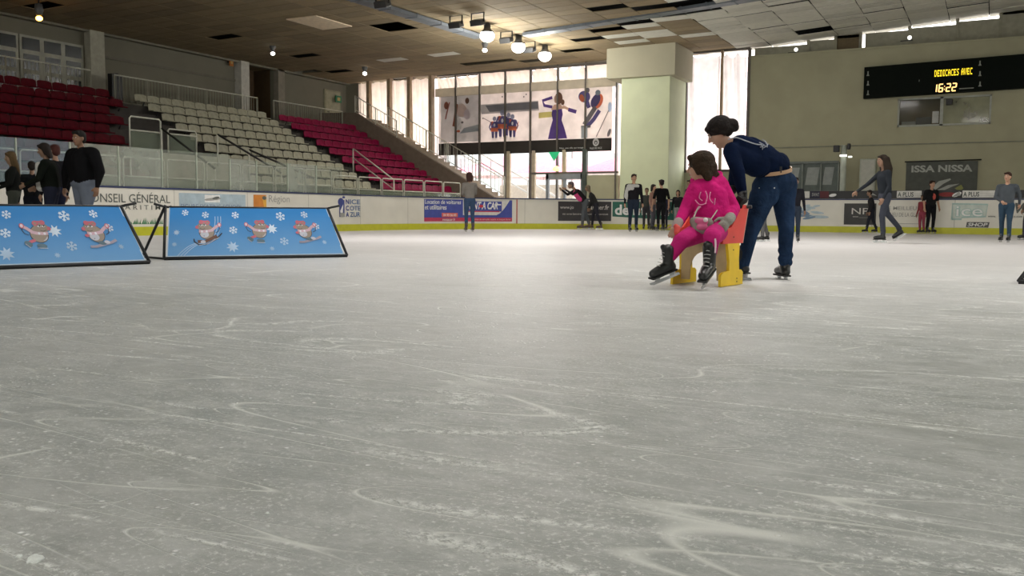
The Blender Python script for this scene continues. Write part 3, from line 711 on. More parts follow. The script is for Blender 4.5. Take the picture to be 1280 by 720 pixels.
# ------------------------------------------------------------------ hanging sports poster
po = thing('sports_poster', (-17.8, WY, 3.1), 'wide hanging poster of ice hockey players and a skater in purple over a black band', 'poster')
px0, px1, pz0, pz1 = -21.95, -13.75, 3.10, 5.68
py_ = WY+.04
post_base = cloth_translucent('poster_vinyl', (.80, .74, .70), .6)
def pm(c, k=.5): 
    key = ('pm', c)
    if key not in _mc: _mc[key] = cloth_translucent('poster_ink', c, k)
    return _mc[key]
mb = MB(); mb.box((px0, py_, pz0), (px1, py_+.01, pz1), post_base); mb.build('poster_sheet', po)
mb = MB()
pf = Flat(mb, lambda u, v, o: Vector((u, py_-o, v)))
def Q(px, py): p = on(px, py, 1, py_); return p.x, p.z
def E(px, py, a, b, m, rot=0): u, v = Q(px, py); k = 34/1150*1.12; pf.ell(u, v, a*k, b*k, m, rot)
def PL(pts, m): pf.poly([Q(*p) for p in pts], m)
def LN(pts, w, m): pf.line([Q(*p) for p in pts], w*34/1150*1.1, m)
blk = pm((.035, .032, .028)); pf.rect(px0, pz0, px1, 3.62, blk, 6)
purple = pm((.10, .06, .24)); skin = pm((.52, .36, .27)); hair_ = pm((.16, .09, .06)); navy = pm((.10, .09, .22)); org = pm((.62, .17, .09)); pk = pm((.45, .20, .17)); gy = pm((.36, .40, .42)); dk = pm((.16, .15, .16)); wh = pm((.75, .74, .73)); br = pm((.30, .12, .08))
# left picture: blurred pair skaters
PL([(551, 121), (600, 118), (600, 177), (551, 178)], pm((.55, .55, .55))); PL([(580, 160), (600, 155), (598, 164), (575, 167)], gy)
E(584, 126, 3, 4, hair_); E(577, 138, 8, 9, pm((.62, .50, .45)), 15); E(584, 143, 5, 7, pm((.58, .52, .55))); LN([(562, 128), (559, 140), (557, 149)], 2, pk); E(558, 132, 3.5, 5, br); LN([(571, 130), (569, 148), (567, 158)], 4, br); LN([(573, 147), (576, 155), (572, 164)], 4, wh); E(573, 164, 3, 1.6, org); E(578, 153, 2, 1.5, dk)
# middle picture: blurred crowd strip and hockey team
PL([(600, 131), (673, 126), (674, 138), (602, 143)], pm((.42, .41, .41))); PL([(607, 132), (673, 127), (673, 136), (612, 140)], pm((.22, .22, .24)))
for x, y in [(628, 121), (655, 121), (658, 118), (604, 148)]: E(x, y, 1, 1, dk)
LN([(605, 148), (618, 155)], .7, dk)
def player(x, y, s, num):
    E(x, y-13*s, 3.4*s, 3.8*s, pm((.25, .27, .36))); PL([(x-5*s, y-9*s), (x+5*s, y-9*s), (x+6*s, y+4*s), (x-6*s, y+4*s)], navy); PL([(x-5*s, y-9*s), (x-1*s, y-9*s), (x-5*s, y-2*s)], org)
    PL([(x-6*s, y+1*s), (x+6*s, y+1*s), (x+6*s, y+7*s), (x-6*s, y+7*s)], org); PL([(x-5*s, y+7*s), (x-.5*s, y+7*s), (x-1*s, y+17*s), (x-4*s, y+17*s)], navy); PL([(x+.5*s, y+7*s), (x+5*s, y+7*s), (x+4*s, y+17*s), (x+1*s, y+17*s)], navy)
    LN([(x-5*s, y-8*s), (x-8*s, y), (x-6*s, y+5*s)], 2.4*s, navy); LN([(x+5*s, y-8*s), (x+8*s, y), (x+6*s, y+5*s)], 2.4*s, navy)
    E(x, y-3*s, 1.6*s, 2.6*s, wh); E(x-2.5*s, y+18*s, 2*s, 1*s, wh); E(x+2.5*s, y+18*s, 2*s, 1*s, wh)
player(636, 155, .85, 1); player(618.5, 159, .8, 2); player(641, 157, .85, 2); player(628.5, 154, 1.0, 3)
LN([(645, 165), (649, 152)], .8, org)
# skater in purple
PL([(674, 141), (695, 139), (695, 146), (674, 148)], pm((.62, .56, .20)))
PL([(691, 137), (703, 136), (704, 143), (702.5, 150), (706, 160), (709.5, 173), (685.5, 174), (688.5, 160), (691.5, 150), (690, 143)], purple)
PL([(689, 138), (706, 136), (701, 130), (693, 131)], skin); PL([(695, 136), (699, 136), (697, 141)], skin); E(699, 123, 5.2, 7.5, hair_); E(695.5, 124, 2.6, 5, skin); E(704, 128, 2.5, 3.5, hair_)
LN([(691, 134), (681, 132), (679, 126), (691, 122)], 3.8, purple); LN([(704, 133), (712, 137)], 3.2, skin); LN([(711, 137), (721, 140)], 4.6, purple)
# hockey duel
E(731, 121, 8, 7, navy, -20); E(728, 123, 3, 5, org, 20); E(735, 113, 3, 3, dk); LN([(734, 126), (737, 135)], 5, navy)
E(747, 127, 7, 10, org, -30); E(745, 126, 5.5, 9, navy, -30); E(748, 116, 3.4, 3.4, pm((.2, .25, .3))); LN([(745, 134), (738, 145), (731, 156)], 6, dk); LN([(750, 138), (743, 149), (735, 158)], 5, navy); LN([(727, 159), (739, 158)], 3, dk)
PL([(727, 158), (735, 158), (735, 172), (727, 173)], gy); LN([(762, 137), (754, 154), (746, 171)], 1, dk); E(763, 134, 2.5, 6, pm((.45, .55, .72))); E(762, 166, 2, 5, dk, -20)
u, v = Q(745.5, 178); pf.ell(u, v, .14, .16, wh); pf.ell(u, v-.01, .07, .08, blk); pf.ell(u, v-.02, .04, .05, wh)
u0, v0 = Q(700, 187.5); u1, v1 = Q(730, 183.5); pf.text('Nice, une ville qui bouge', u0, v0+.02, u1, v1, wh, .01)
u0, v0 = Q(737.5, 187.5); u1, v1 = Q(753, 183.8); pf.text('VILLE DE NICE', u0, v0+.03, u1, v1, wh, .01)
q = mb.build('poster_print', po); q['label'] = 'printed hockey players, purple skater and black slogan band'

# ------------------------------------------------------------------ far end small things
small('hanging_sign', 'small green triangular sign hanging under the poster', 'sign', lambda m: m.prism([(-16.45, WY-.2, 3.1), (-15.95, WY-.2, 3.1), (-16.2, WY-.2, 2.72)], (0, .03, 0), mat('green_sign', (.02, .30, .12), .5, emit=(.02, .5, .2), es=.5)), (-16.2, WY-.2, 3.1))
small('wall_lamp', 'small glowing warm lamp above the far glass door', 'lamp', lambda m: (m.lathe((-16.05, WY-.3, 2.3), [(.0, 0), (.12, .02), (.16, .1), (.08, .2), (0, .22)], mat('warm_glow', (1, .8, .4), .4, emit=(1, .62, .22), es=1.6)), m.bar((-16.05, WY-.3, 2.5), (-16.05, WY, 2.55), .03, .03, black_m)), (-16.05, WY-.15, 2.3))
# glazed notice case, pole and camera lamps on the right wall
nc = thing('notice_case', (-6, WY-.3, 1.4), 'wide glazed notice case with pale sheets behind the bent skater', 'display case')
mb = MB(); cx0, cx1 = -7.45, -4.95
mb.box((cx0, WY-.3, 1.4), (cx1, WY-.02, 2.46), M((.10, .12, .11))); mb.build('case_back', nc)
mb = MB()
for i, (a, b) in enumerate([(-7.3, -6.9), (-6.75, -6.3), (-6.1, -5.6), (-5.5, -5.1)]): mb.prism([(a, WY-.31, 1.65), (b-.08, WY-.31, 1.65), (b, WY-.31, 2.28), (a+.08, WY-.31, 2.28)], (0, -.004, 0), M((.26, .28, .27)))
mb.build('notice_sheet', nc)
mb = MB()
for x in (-7.45, -6.85, -6.2, -5.55, -4.95): mb.box((x-.02, WY-.36, 1.4), (x+.02, WY-.3, 2.46), M((.2, .22, .2)))
mb.box((cx0, WY-.36, 2.42), (cx1, WY-.3, 2.5), M((.15, .17, .16))); mb.box((cx0, WY-.36, 1.36), (cx1, WY-.3, 1.44), M((.15, .17, .16))); mb.build('case_frame', nc)
pl = thing('camera_pole', (-4.62, 33.4, 0), 'pale vertical pole with a small lamp and camera beside the notice case', 'pole')
mb = MB(); mb.tube([(-4.62, 33.4, 0), (-4.62, 33.4, 2.95)], .1, M((.40, .43, .37)), n=12); mb.build('pole_shaft', pl)
mb = MB(); mb.box((-4.95, 33.25, 2.72), (-4.75, 33.4, 2.95), black_m, bev=.02); mb.box((-4.5, 33.25, 2.8), (-4.4, 33.4, 3.0), black_m, bev=.02); mb.build('camera_housing', pl)
mb = MB(); gl = mat('cold_glow', (1, 1, 1), .4, emit=(1, 1, .9), es=1.8)
mb.box((-4.72, 33.2, 2.56), (-4.5, 33.28, 2.62), gl); mb.box((-4.45, 33.2, 2.52), (-4.33, 33.28, 2.57), gl); mb.build('lamp_head', pl)
small('wall_cabinet', 'pale upright cabinet against the wall right of the pole', 'cabinet', lambda m: (m.box((-4.25, WY-.3, 1.0), (-3.72, WY, 2.55), M((.36, .38, .32)), bev=.02), m.box((-4.2, WY-.31, 1.05), (-3.77, WY-.3, 2.5), M((.42, .42, .37)))), (-4, WY-.15, 1.0))

# ------------------------------------------------------------------ lamps
def high_bay(p, label, r=.24, e=9.0, c=(1, 1, .97), group=None, pw=0):
    o = thing('ceiling_lamp', p, label, 'lamp', group); P = Vector(p)
    mb = MB(); mb.lathe(P, [(.02, .42), (.10, .40), (.12, .22), (r*.9, .12), (r*.96, .1)], M((.08, .08, .08), .4)); mb.tube([P+zz*.4, P+zz*(ceil_z(P.x)-P.z+.0)], .02, black_m); mb.build('lamp_shade', o)
    mb = MB(); mb.ell(P, (r, r, r*.8), mat('lamp_glow', (1, 1, 1), .4, emit=c, es=e)); mb.build('bulb', o)
    if pw:
        l = bpy.data.lights.new('lamp_light', 'POINT'); l.energy = pw; l.shadow_soft_size = .3; l.color = (1, .98, .92); q = bpy.data.objects.new('lamp_light', l); COL.objects.link(q); q.location = P-zz*.55
    return o
hb_l = ['nearest large white globe lamp of the three in a row', 'middle large white globe lamp of the three in a row', 'farthest large white globe lamp of the three in a row']
for (x, y), lb in zip([(609, 45), (648, 59), (681, 70)], hb_l):
    p = on(x, y, 2, 6.3); high_bay(p, lb, pw=230)
p = on(606, 63, 2, 6.4); high_bay(p, 'small white lamp just left of the row of globe lamps', .09, 6)
p = on(49, 23, 2, 6.0); high_bay(p, 'amber glowing lamp over the top left balcony doors', .09, 14, (1, .45, .06))
p = on(341, 67, 2, 6.3); high_bay(p, 'small white lamp above the brown doorway', .08, 5)
p = on(456, 92, 2, 6.3); high_bay(p, 'small white lamp at the left end of the curtained windows', .09, 6)
for (x, y), lb in zip([(995, 62), (1137, 47)], ['small round white lamp at the left of the high clerestory', 'small round white lamp under the bright clerestory slits']):
    P = on(x, y, 1, WY+.1); mb = MB(); mb.ell(P, (.07, .05, .07), gl); mb.bar(P, P+Vector((0, .25, 0)), .03, .03, black_m); mb.bar(P+Vector((-.3, .1, -.08)), P+Vector((.1, .1, -.08)), .03, .03, black_m); tag(mb.build('clerestory_lamp', loc=P), lb, 'lamp')
for i, ((x, y), lb) in enumerate(zip([(570, 31), (597, 28), (633, 50), (662, 62), (478, 5)], ['dark angled projector fixed to the duct near the globe lamps', 'dark boxy projector above the nearest globe lamp', 'dark projector between the nearest and middle globe lamps', 'dark projector between the middle and farthest globe lamps', 'dark projector at the near end of the lengthwise duct'])):
    P = on(x, y, 2, 6.42); o = thing('projector', P, lb, 'projector')
    mb = MB(); mb.box(P-Vector((.2, .15, .09)), P+Vector((.2, .15, .09)), M((.05, .05, .05), .4), Matrix.Rotation(R(20), 3, 'X'), bev=.02); mb.build('housing', o)
    mb = MB(); mb.bar(P+Vector((-.22, 0, 0)), P+Vector((-.22, 0, ceil_z(P.x)-P.z)), .03, .03, black_m); mb.bar(P+Vector((.22, 0, 0)), P+Vector((.22, 0, ceil_z(P.x)-P.z)), .03, .03, black_m); mb.bar(P+Vector((-.22, 0, .28)), P+Vector((.22, 0, .28)), .03, .03, black_m); mb.build('bracket', o)
def sign(px, py, lb, c, w=.28, h=.26):
    P = on(px, py, 0, WX+.2); small('wall_sign', lb, 'sign', lambda m: (m.box(P-Vector((.02, w/2, h/2)), P+Vector((.02, w/2, h/2)), M(c)), m.bar(P, P-Vector((.2, 0, 0)), .04, .04, black_m), m.box(P-Vector((-.02, w/4, h/4)), P+Vector((.03, w/4, h/4)), M((.4, .3, .1)))), P)
sign(125, 45, 'small orange sign high on the wall beside the balcony doors', (.30, .07, .02), .25, .4)
sign(289, 77, 'orange sign left of the white wall column', (.4, .13, .02), .2, .35); sign(306, 80, 'orange outlined sign on the brown doorway', (.3, .16, .03), .2, .35)
sign(423, 124, 'small green exit sign beside the far upper door', (.02, .16, .07), .4, .3)
P = on(405, 95, 0, WX+.2); small('loudspeaker', 'small dark speaker on the wall near the far upper door', 'speaker', lambda m: (m.box(P-Vector((.1, .08, .12)), P+Vector((.1, .08, .12)), black_m, bev=.02), m.bar(P, P-Vector((.2, 0, 0)), .04, .04, black_m), m.bar(P+Vector((0, 0, .1)), P+Vector((0, .6, .14)), .03, .03, mull_m)), P)
P = on(147, 103, 0, WX+1.0); small('waste_bin', 'tall black bin on the walkway above the red seats', 'bin', lambda m: m.prism([P+Vector((0, -.22, 4.0-P.z)), P+Vector((0, .22, 4.0-P.z)), P+Vector((0, .18, .22)), P+Vector((0, -.0, .3)), P+Vector((0, -.22, .27))], (-.2, 0, 0), black_m), P)

# ------------------------------------------------------------------ exterior seen through the windows
mb = MB(); mb.box((-80, 37, -.2), (40, 90, 0), M((.6, .58, .55))); struct(mb, 'trim_13')
fac = M((.62, .52, .48)); win = M((.35, .33, .35))
def building(x0, x1, y, h, lb, col):
    o = thing('building', ((x0+x1)/2, y, 0), lb, 'building'); mb = MB(); mb.box((x0, y, 0), (x1, y+6, h), M(col)); mb.build('facade', o)
    x = x0+1
    while x < x1-1.5:
        z = 1.2
        while z < h-1.6: mb = MB(); mb.box((x, y-.05, z), (x+.9, y, z+1.3), win); mb.build('window_pane', o); z += 2.8
        x += 2.4
building(-62, -44, 66, 12, 'pale pink building beyond the far windows at the left', (.66, .55, .52)); building(-43, -31, 70, 10, 'grey building beyond the windows in the middle', (.42, .47, .47)); building(-30, -10, 68, 12, 'rose tinted building beyond the glass door', (.68, .52, .52))
def canopy(x, y, lb, h=2.9, w=2.6):
    o = thing('garden_parasol', (x, y, 0), lb, 'parasol'); P = Vector((x, y, 0)); rm = M((.62, .20, .28)); mb = MB()
    q = [P+Vector((sx*w, sy*w, h-.9)) for sx, sy in ((-1, -1), (1, -1), (1, 1), (-1, 1))]; t = P+zz*(h+.1)
    mb.add(q+[t], [(0, 1, 4), (1, 2, 4), (2, 3, 4), (3, 0, 4)], rm); mb.add(q+[a-zz*.2 for a in q], [(0, 1, 5, 4), (1, 2, 6, 5), (2, 3, 7, 6), (3, 0, 4, 7)], M((.7, .65, .62))); mb.build('canopy', o)
    mb = MB(); mb.tube([P, t], .05, twhite); mb.build('pole', o)
canopy(-24.6, 46, 'rose red parasol outside beyond the stairs', 3.7, 2.2); canopy(-20.0, 44, 'rose red parasol outside left of the glass door', 3.5, 2.1); canopy(-15.6, 41.5, 'rose red parasol outside right of the glass door', 3.3, 2.1)
o = thing('outdoor_railing', (-18.5, 37, 0), 'white sloping outdoor handrail beyond the far windows', 'railing'); mb = MB()
for dz in (0, .55): mb.tube([(-22.6, 37.2, 4.1-dz), (-16.6, 37.2, 1.0-dz)], .045, twhite)
mb.build('handrail', o); 
for i in range(7): mb = MB(); x = -22.4+i*.95; mb.tube([(x, 37.2, 0), (x, 37.2, 4.0-i*.49)], .03, twhite); mb.build('rail_post', o)
mb = MB(); mb.box((-21, 39, 0), (-17.2, 39.3, 1.9), M((.60, .54, .46))); struct(mb, 'trim_14')
# ------------------------------------------------------------------ grandstand
NR = 9
def rowx(k): return -24.9+.61*k
def rowz(k): return 4.36-.337*k
mb = MB()
for k in range(NR):
    x0 = rowx(k)-.12; zf = rowz(k)-.44
    mb.box((x0, 4, 0), (x0+.61+(.25 if k == NR-1 else 0), 33.0, zf), stepc_m)
mb.box((WX, 4, 0), (rowx(0)-.1, 35, 4.0), conc_m)
struct(mb, 'trim_15')
mb = MB(); mb.box((-20.02, 4, 0), (-19.80, 33.0, 1.32), mat('stand_front', (.20, .20, .16), .8)); struct(mb, 'trim_16')
red = mat('red_seat_shell', (.080, .0015, .007), .6, var=.25, vscale=8, spec=.1); crim = mat('crimson_seat_shell', (.20, .004, .04), .45, var=.2, vscale=8, spec=.12); cream = mat('cream_seat_shell', (.34, .33, .25), .5, var=.1, vscale=8, spec=.15)
def seat_mesh(m):
    prof = [(.0, .0, .44), (.008, -.03, .474), (.02, -.12, .478), (.035, -.19, .478), (.06, -.235, .478), (.22, -.236, .478), (.26, -.238, .478), (.265, -.262, .478)]
    nx = 6; vs = []
    for off in (0, .018):
        for i, (x, z, w) in enumerate(prof):
            for j in range(nx+1):
                t = j/nx-.5; vs.append((x-off*.8+(.012*(4*t*t) if i < 4 else 0), w*t, z-off*.6-(.006*(1-4*t*t) if 3 < i < 6 else 0)+(-.03*(4*t*t)**2 if i == 0 else 0)))
    n = len(prof); k = nx+1; fs = []
    for i in range(n-1):
        for j in range(nx):
            fs.append((i*k+j, i*k+j+1, (i+1)*k+j+1, (i+1)*k+j)); o = n*k; fs.append((o+i*k+j, o+(i+1)*k+j, o+(i+1)*k+j+1, o+i*k+j+1))
    o = n*k
    for j in range(nx): fs.append((j, o+j, o+j+1, j+1)); a = (n-1)*k; fs.append((a+j, a+j+1, o+a+j+1, o+a+j))
    for i in range(n-1): fs.append((i*k, (i+1)*k, o+(i+1)*k, o+i*k)); fs.append((i*k+nx, o+i*k+nx, o+(i+1)*k+nx, (i+1)*k+nx))
    nb = 2*nx*(n-1); mb = MB(); mb.add(vs, fs[:nb], m, True); mb.add(vs, fs[nb:], m, False); mb.tube([(.2, 0, -.25), (.1, 0, -.42)], .02, black_m, n=6); return mb
ordn = ['top', 'second', 'third', 'fourth', 'fifth', 'sixth', 'seventh', 'eighth', 'lowest']
pitch_ = .5
def block(m, name, lb, y0f, y1f, grp):
    proto = None
    for k in range(NR):
        y0, y1 = y0f(k), y1f(k); n = int(round((y1-y0)/pitch_)); st = (y1-y0)/n
        for i in range(n):
            if proto is None: proto = seat_mesh(m).build(name); o = proto
            else: o = proto.copy(); COL.objects.link(o)
            o.location = (rowx(k), y0+st*(i+.5), rowz(k))
            tag(o, '%s in the %s row of the %s' % (lb, ordn[k], grp), 'seat', '%s, %s row' % (grp, ordn[k]))
block(cream, 'stadium_seat', 'cream moulded plastic seat', lambda k: 21.15, lambda k: 27.3, 'cream middle block')
block(crim, 'stadium_seat', 'crimson moulded plastic seat', lambda k: 28.0, lambda k: 32.9, 'crimson right hand block')
def leftend(k): return 20.2 if k < 2 else (19.2 if k < 4 else 18.2 if k < 7 else 17.5)
def leftstart(k):           # only the seats the frame can show
    d = ray(-6, 150); a = d.y/d.x; return max(5, rowx(k)*a-.3)
block(red, 'stadium_seat', 'dark red moulded plastic seat', lambda k: leftend(k)-pitch_*math.ceil((leftend(k)-leftstart(k))/pitch_), leftend, 'dark red left hand block')

# diagonal stair wall closing the stand at the far end
mb = MB(); stw = mat('stair_wall', (.150, .115, .085), .85)
mb.prism([(-27, 33.05, 0), (-27, 33.05, 5.0), (-25.0, 33.05, 4.92), (-17.9, 33.05, 1.12), (-17.6, 33.05, 0)], (0, .18, 0), stw); struct(mb, 'trim_17')
mb = MB()
for i in range(24):
    x = -25+.3*i; mb.box((x, 33.23, 0), (x+.3, 34.6, 4.7-i*.162), M((.30, .24, .18)))
struct(mb, 'trim_18')
rail2_m = mat('rail_dull', (.26, .26, .20), .6)
def railing(name, pts, h, label, every=.13, posts=1.3, cat='railing', r=.018, group=None, lower=.12):
    o = thing(name, Vector(pts[0]), label, cat, group); mb = MB()
    P = [Vector(p) for p in pts]
    mb.tube([p+zz*h for p in P], r*1.3, rail_m, n=6); mb.tube([p+zz*lower for p in P], r, rail_m, n=6); mb.build('handrail', o)
    rm_ = rail2_m if name == 'balcony_railing' else rail_m
    for a, b in zip(P[:-1], P[1:]):
        L = (b-a).length; n = max(1, int(L/every)); first = None
        for i in range(n):
            if first is None: mb = MB(); mb.tube([zz*lower, zz*h], r*.6, rm_, n=5); first = mb.build('baluster'); q = first
            else: q = first.copy(); COL.objects.link(q)
            q.parent = o; q.location = a.lerp(b, (i+.5)/n)-P[0]
        n = max(1, int(L/posts)); first = None
        for i in range(n+1):
            if first is None: mb = MB(); mb.tube([zz*0, zz*h], r*1.3, rm_, n=6); first = mb.build('post'); q = first
            else: q = first.copy(); COL.objects.link(q)
            q.parent = o; q.location = a.lerp(b, i/n)-P[0]
    return o
railing('balcony_railing', [(-25.6, 13, 4.0), (-25.6, 20.1, 4.0)], 1.0, 'pale balustrade in front of the dark balcony doors')
railing('balcony_railing', [(-25.6, 21.0, 4.0), (-25.6, 27.6, 4.0)], .98, 'pale balustrade behind the cream seats')
railing('balcony_railing', [(-25.6, 28.5, 4.0), (-25.6, 32.9, 4.0)], .98, 'pale balustrade behind the crimson seats')
railing('stair_railing', [(-25.1, 33.15, 4.95), (-22.9, 33.15, 3.78)], .72, 'upper pale stair railing in front of the curtains', .2, 1.1)
railing('stair_railing', [(-24.4, 34.6, 4.4), (-21.3, 34.6, 2.75)], .9, 'pale railing on the window side of the stairs', .2, 1.1)
railing('stair_railing', [(-21.2, 34.6, 2.7), (-18.4, 34.6, 1.2)], .9, 'lower pale stair railing dropping past the poster', .2, 1.1)

# low framed panels between stand and rink
pgl = glassy('railing_glass', (.20, .24, .18), .45)
def framed(x, y0, y1, z0, z1, label, pf_=.55):
    o = thing('framed_barrier', (x, (y0+y1)/2, z0), label, 'barrier', 'tubular barriers along the stand front')
    mb = MB(); r = .022
    mb.tube([(x, y0, z0), (x, y0, z1-.05), (x, y0+.05, z1), (x, y1-.05, z1), (x, y1, z1-.05), (x, y1, z0)], r, rail_m, n=8); zm = z0+(z1-z0)*pf_
    mb.tube([(x, y0, zm), (x, y1, zm)], r, rail_m, n=8); mb.build('tube_frame', o)
    mb = MB(); mb.box((x-.006, y0+.03, z0+.03), (x+.006, y1-.03, zm-.03), pgl); mb.build('infill_panel', o)
    for yy_ in (y0, y1):
        if z0 > .5: mb = MB(); mb.tube([(x, yy_, .02), (x, yy_, z0)], r, rail_m, n=8); mb.build('leg', o)
    return o
ys = np.arange(11.4, 30.5, 1.32)
for i, y in enumerate(ys):
    nth = 'tubular framed barrier behind the boards, %s from the camera end' % (['first', 'second', 'third', 'fourth', 'fifth', 'sixth', 'seventh', 'eighth', 'ninth', 'tenth', 'eleventh', 'twelfth', 'thirteenth', 'fourteenth', 'fifteenth', 'sixteenth'][i])
    framed(-18.5, y, y+1.22, .75, 1.72 if i > 8 else 1.85, nth, .58)
# entrance (vomitory) rails between red and cream blocks
mb = MB()
mb.box((-21.6, 17.6, 1.2), (-19.9, 17.72, 2.2), wallL_m); mb.box((-19.95, 17.6, 1.2), (-19.85, 21.0, 2.12), mat('parapet', (.34, .33, .27), .85))
mb.box((-22.2, 20.95, 1.2), (-19.9, 21.05, 2.1), wallL_m); struct(mb, 'trim_19')
framed(-19.9, 16.75, 17.75, 2.12, 3.0, 'tall tubular guard frame at the red block entrance', .6)
framed(-19.9, 18.0, 19.0, 2.12, 2.78, 'lower tubular guard frame beside the entrance steps', .8)
def srail(a, b, label):
    o = thing('stair_handrail', a, label, 'handrail'); mb = MB(); mb.tube([a, b], .03, black_m); mb.build('handrail', o); mb = MB()
    for p in (Vector(a), Vector(b)): mb = MB(); mb.tube([(p.x, p.y, .02 if p.x > -19.7 else p.z-.9), p], .025, rail_m); mb.build('post', o)
srail((-19.7, 17.6, 2.75), (-18.6, 18.4, 1.7), 'dark sloping handrail left of the entrance steps'); srail((-19.7, 19.6, 2.75), (-18.6, 21.0, 1.7), 'dark sloping handrail right of the entrance steps'); srail((-19.75, 20.9, 2.4), (-18.7, 22.6, 1.6), 'dark sloping handrail below the cream seats')
def srail2(y, lb):
    o = thing('aisle_railing', (-21, y, 1.4), lb, 'railing'); mb = MB(); mb.tube([(-21, y, 2.9), (-19.4, y+.3, 1.75)], .025, rail_m); mb.tube([(-21, y, 2.55), (-19.4, y+.3, 1.4)], .02, rail_m); mb.build('handrail', o); mb = MB(); mb.tube([(-21, y, 2), (-21, y, 2.9)], .025, rail_m); mb.build('post', o); mb = MB(); mb.tube([(-19.4, y+.3, .02), (-19.4, y+.3, 1.75)], .025, rail_m); mb.build('post', o)
srail2(27.6, 'thin aisle handrail between cream and crimson seats')

# clear panels standing on the boards
agl = [glassy('acrylic_panel', (.36, .40, .33), .22), glassy('acrylic_panel_scuffed', (.42, .46, .40), .38), glassy('acrylic_panel_blue', (.30, .40, .46), .34)]
gp = [9.3, 10.5, 11.7, 12.9, 14.1, 15.3, 16.35, 17.45, 18.4, 19.6, 20.8, 22.0]
for i in range(len(gp)-1):
    y0, y1 = gp[i], gp[i+1]
    nth = ['first', 'second', 'third', 'fourth', 'fifth', 'sixth', 'seventh', 'eighth', 'ninth', 'tenth', 'eleventh'][i]
    o = thing('acrylic_screen', (LX-.04, (y0+y1)/2, 1.1), 'clear scuffed screen panel on the left boards, %s from the camera end' % nth, 'screen', 'clear screens on the stand side boards')
    mb = MB(); zt = 1.98 if i < 7 else 1.88; mb.box((LX-.046, y0+.02, 1.105), (LX-.034, y1-.02, zt), agl[(2 if i < 3 else (0, 1, 0, 1, 1, 0, 0, 1)[i % 8])]); mb.build('clear_panel', o)
    mb = MB(); mb.box((LX-.06, y0-.015, 1.1), (LX-.02, y0+.015, zt), M((.36, .40, .33))); mb.build('post', o)

# ------------------------------------------------------------------ A-frame banners on the ice
sheet_cols = [(.035, .19, .42), (.15, .33, .56)]
def banner_mat():
    m = bpy.data.materials.new('blue_banner_vinyl'); m.use_nodes = True; nt = m.node_tree; b = nt.nodes['Principled BSDF']; b.inputs['Roughness'].default_value = .55
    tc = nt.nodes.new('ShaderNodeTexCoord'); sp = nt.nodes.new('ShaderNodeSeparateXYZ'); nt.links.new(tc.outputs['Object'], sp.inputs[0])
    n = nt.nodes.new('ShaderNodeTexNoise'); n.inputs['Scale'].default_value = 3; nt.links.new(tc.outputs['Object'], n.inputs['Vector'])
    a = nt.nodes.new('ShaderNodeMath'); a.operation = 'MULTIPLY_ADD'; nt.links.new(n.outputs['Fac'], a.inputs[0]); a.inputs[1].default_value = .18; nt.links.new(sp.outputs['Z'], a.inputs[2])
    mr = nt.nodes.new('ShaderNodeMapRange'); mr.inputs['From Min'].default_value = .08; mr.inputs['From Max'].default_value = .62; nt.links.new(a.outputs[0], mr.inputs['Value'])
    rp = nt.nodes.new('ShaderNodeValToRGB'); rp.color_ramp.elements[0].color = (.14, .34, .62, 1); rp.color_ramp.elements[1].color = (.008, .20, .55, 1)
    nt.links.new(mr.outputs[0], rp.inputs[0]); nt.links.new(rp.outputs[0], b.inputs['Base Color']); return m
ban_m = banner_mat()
sn = [M((.62, .74, .88)), M((.40, .55, .74)), M((.30, .46, .66))]
def flake(f, u, v, r, m, star=False):
    o = f.off()
    if star:
        P = []
        for i in range(16): a = math.pi*i/8+.2; q = r if i % 2 == 0 else r*.5; P.append((u+q*math.cos(a), v+q*math.sin(a)))
        f.poly(P, m, o); return
    for i in range(6):
        a = math.pi*i/3+.3; c, s_ = math.cos(a), math.sin(a); f.line([(u, v), (u+r*c, v+r*s_)], r*.2, m, o)
        for q, e in ((.55, .38), (.8, .25)):
            for d in (.9, -.9): f.line([(u+q*r*c, v+q*r*s_), (u+q*r*c+e*r*math.cos(a+d), v+q*r*s_+e*r*math.sin(a+d))], r*.15, m, o)
    f.ell(u, v, r*.2, r*.2, m, n=8, o=o)
fur = M((.30, .25, .21)); bel = M((.50, .52, .60)); pnk = M((.52, .14, .19)); pnk2 = M((.58, .40, .48)); ink = M((.03, .03, .05)); boot = M((.10, .17, .22)); brd = M((.32, .30, .38))
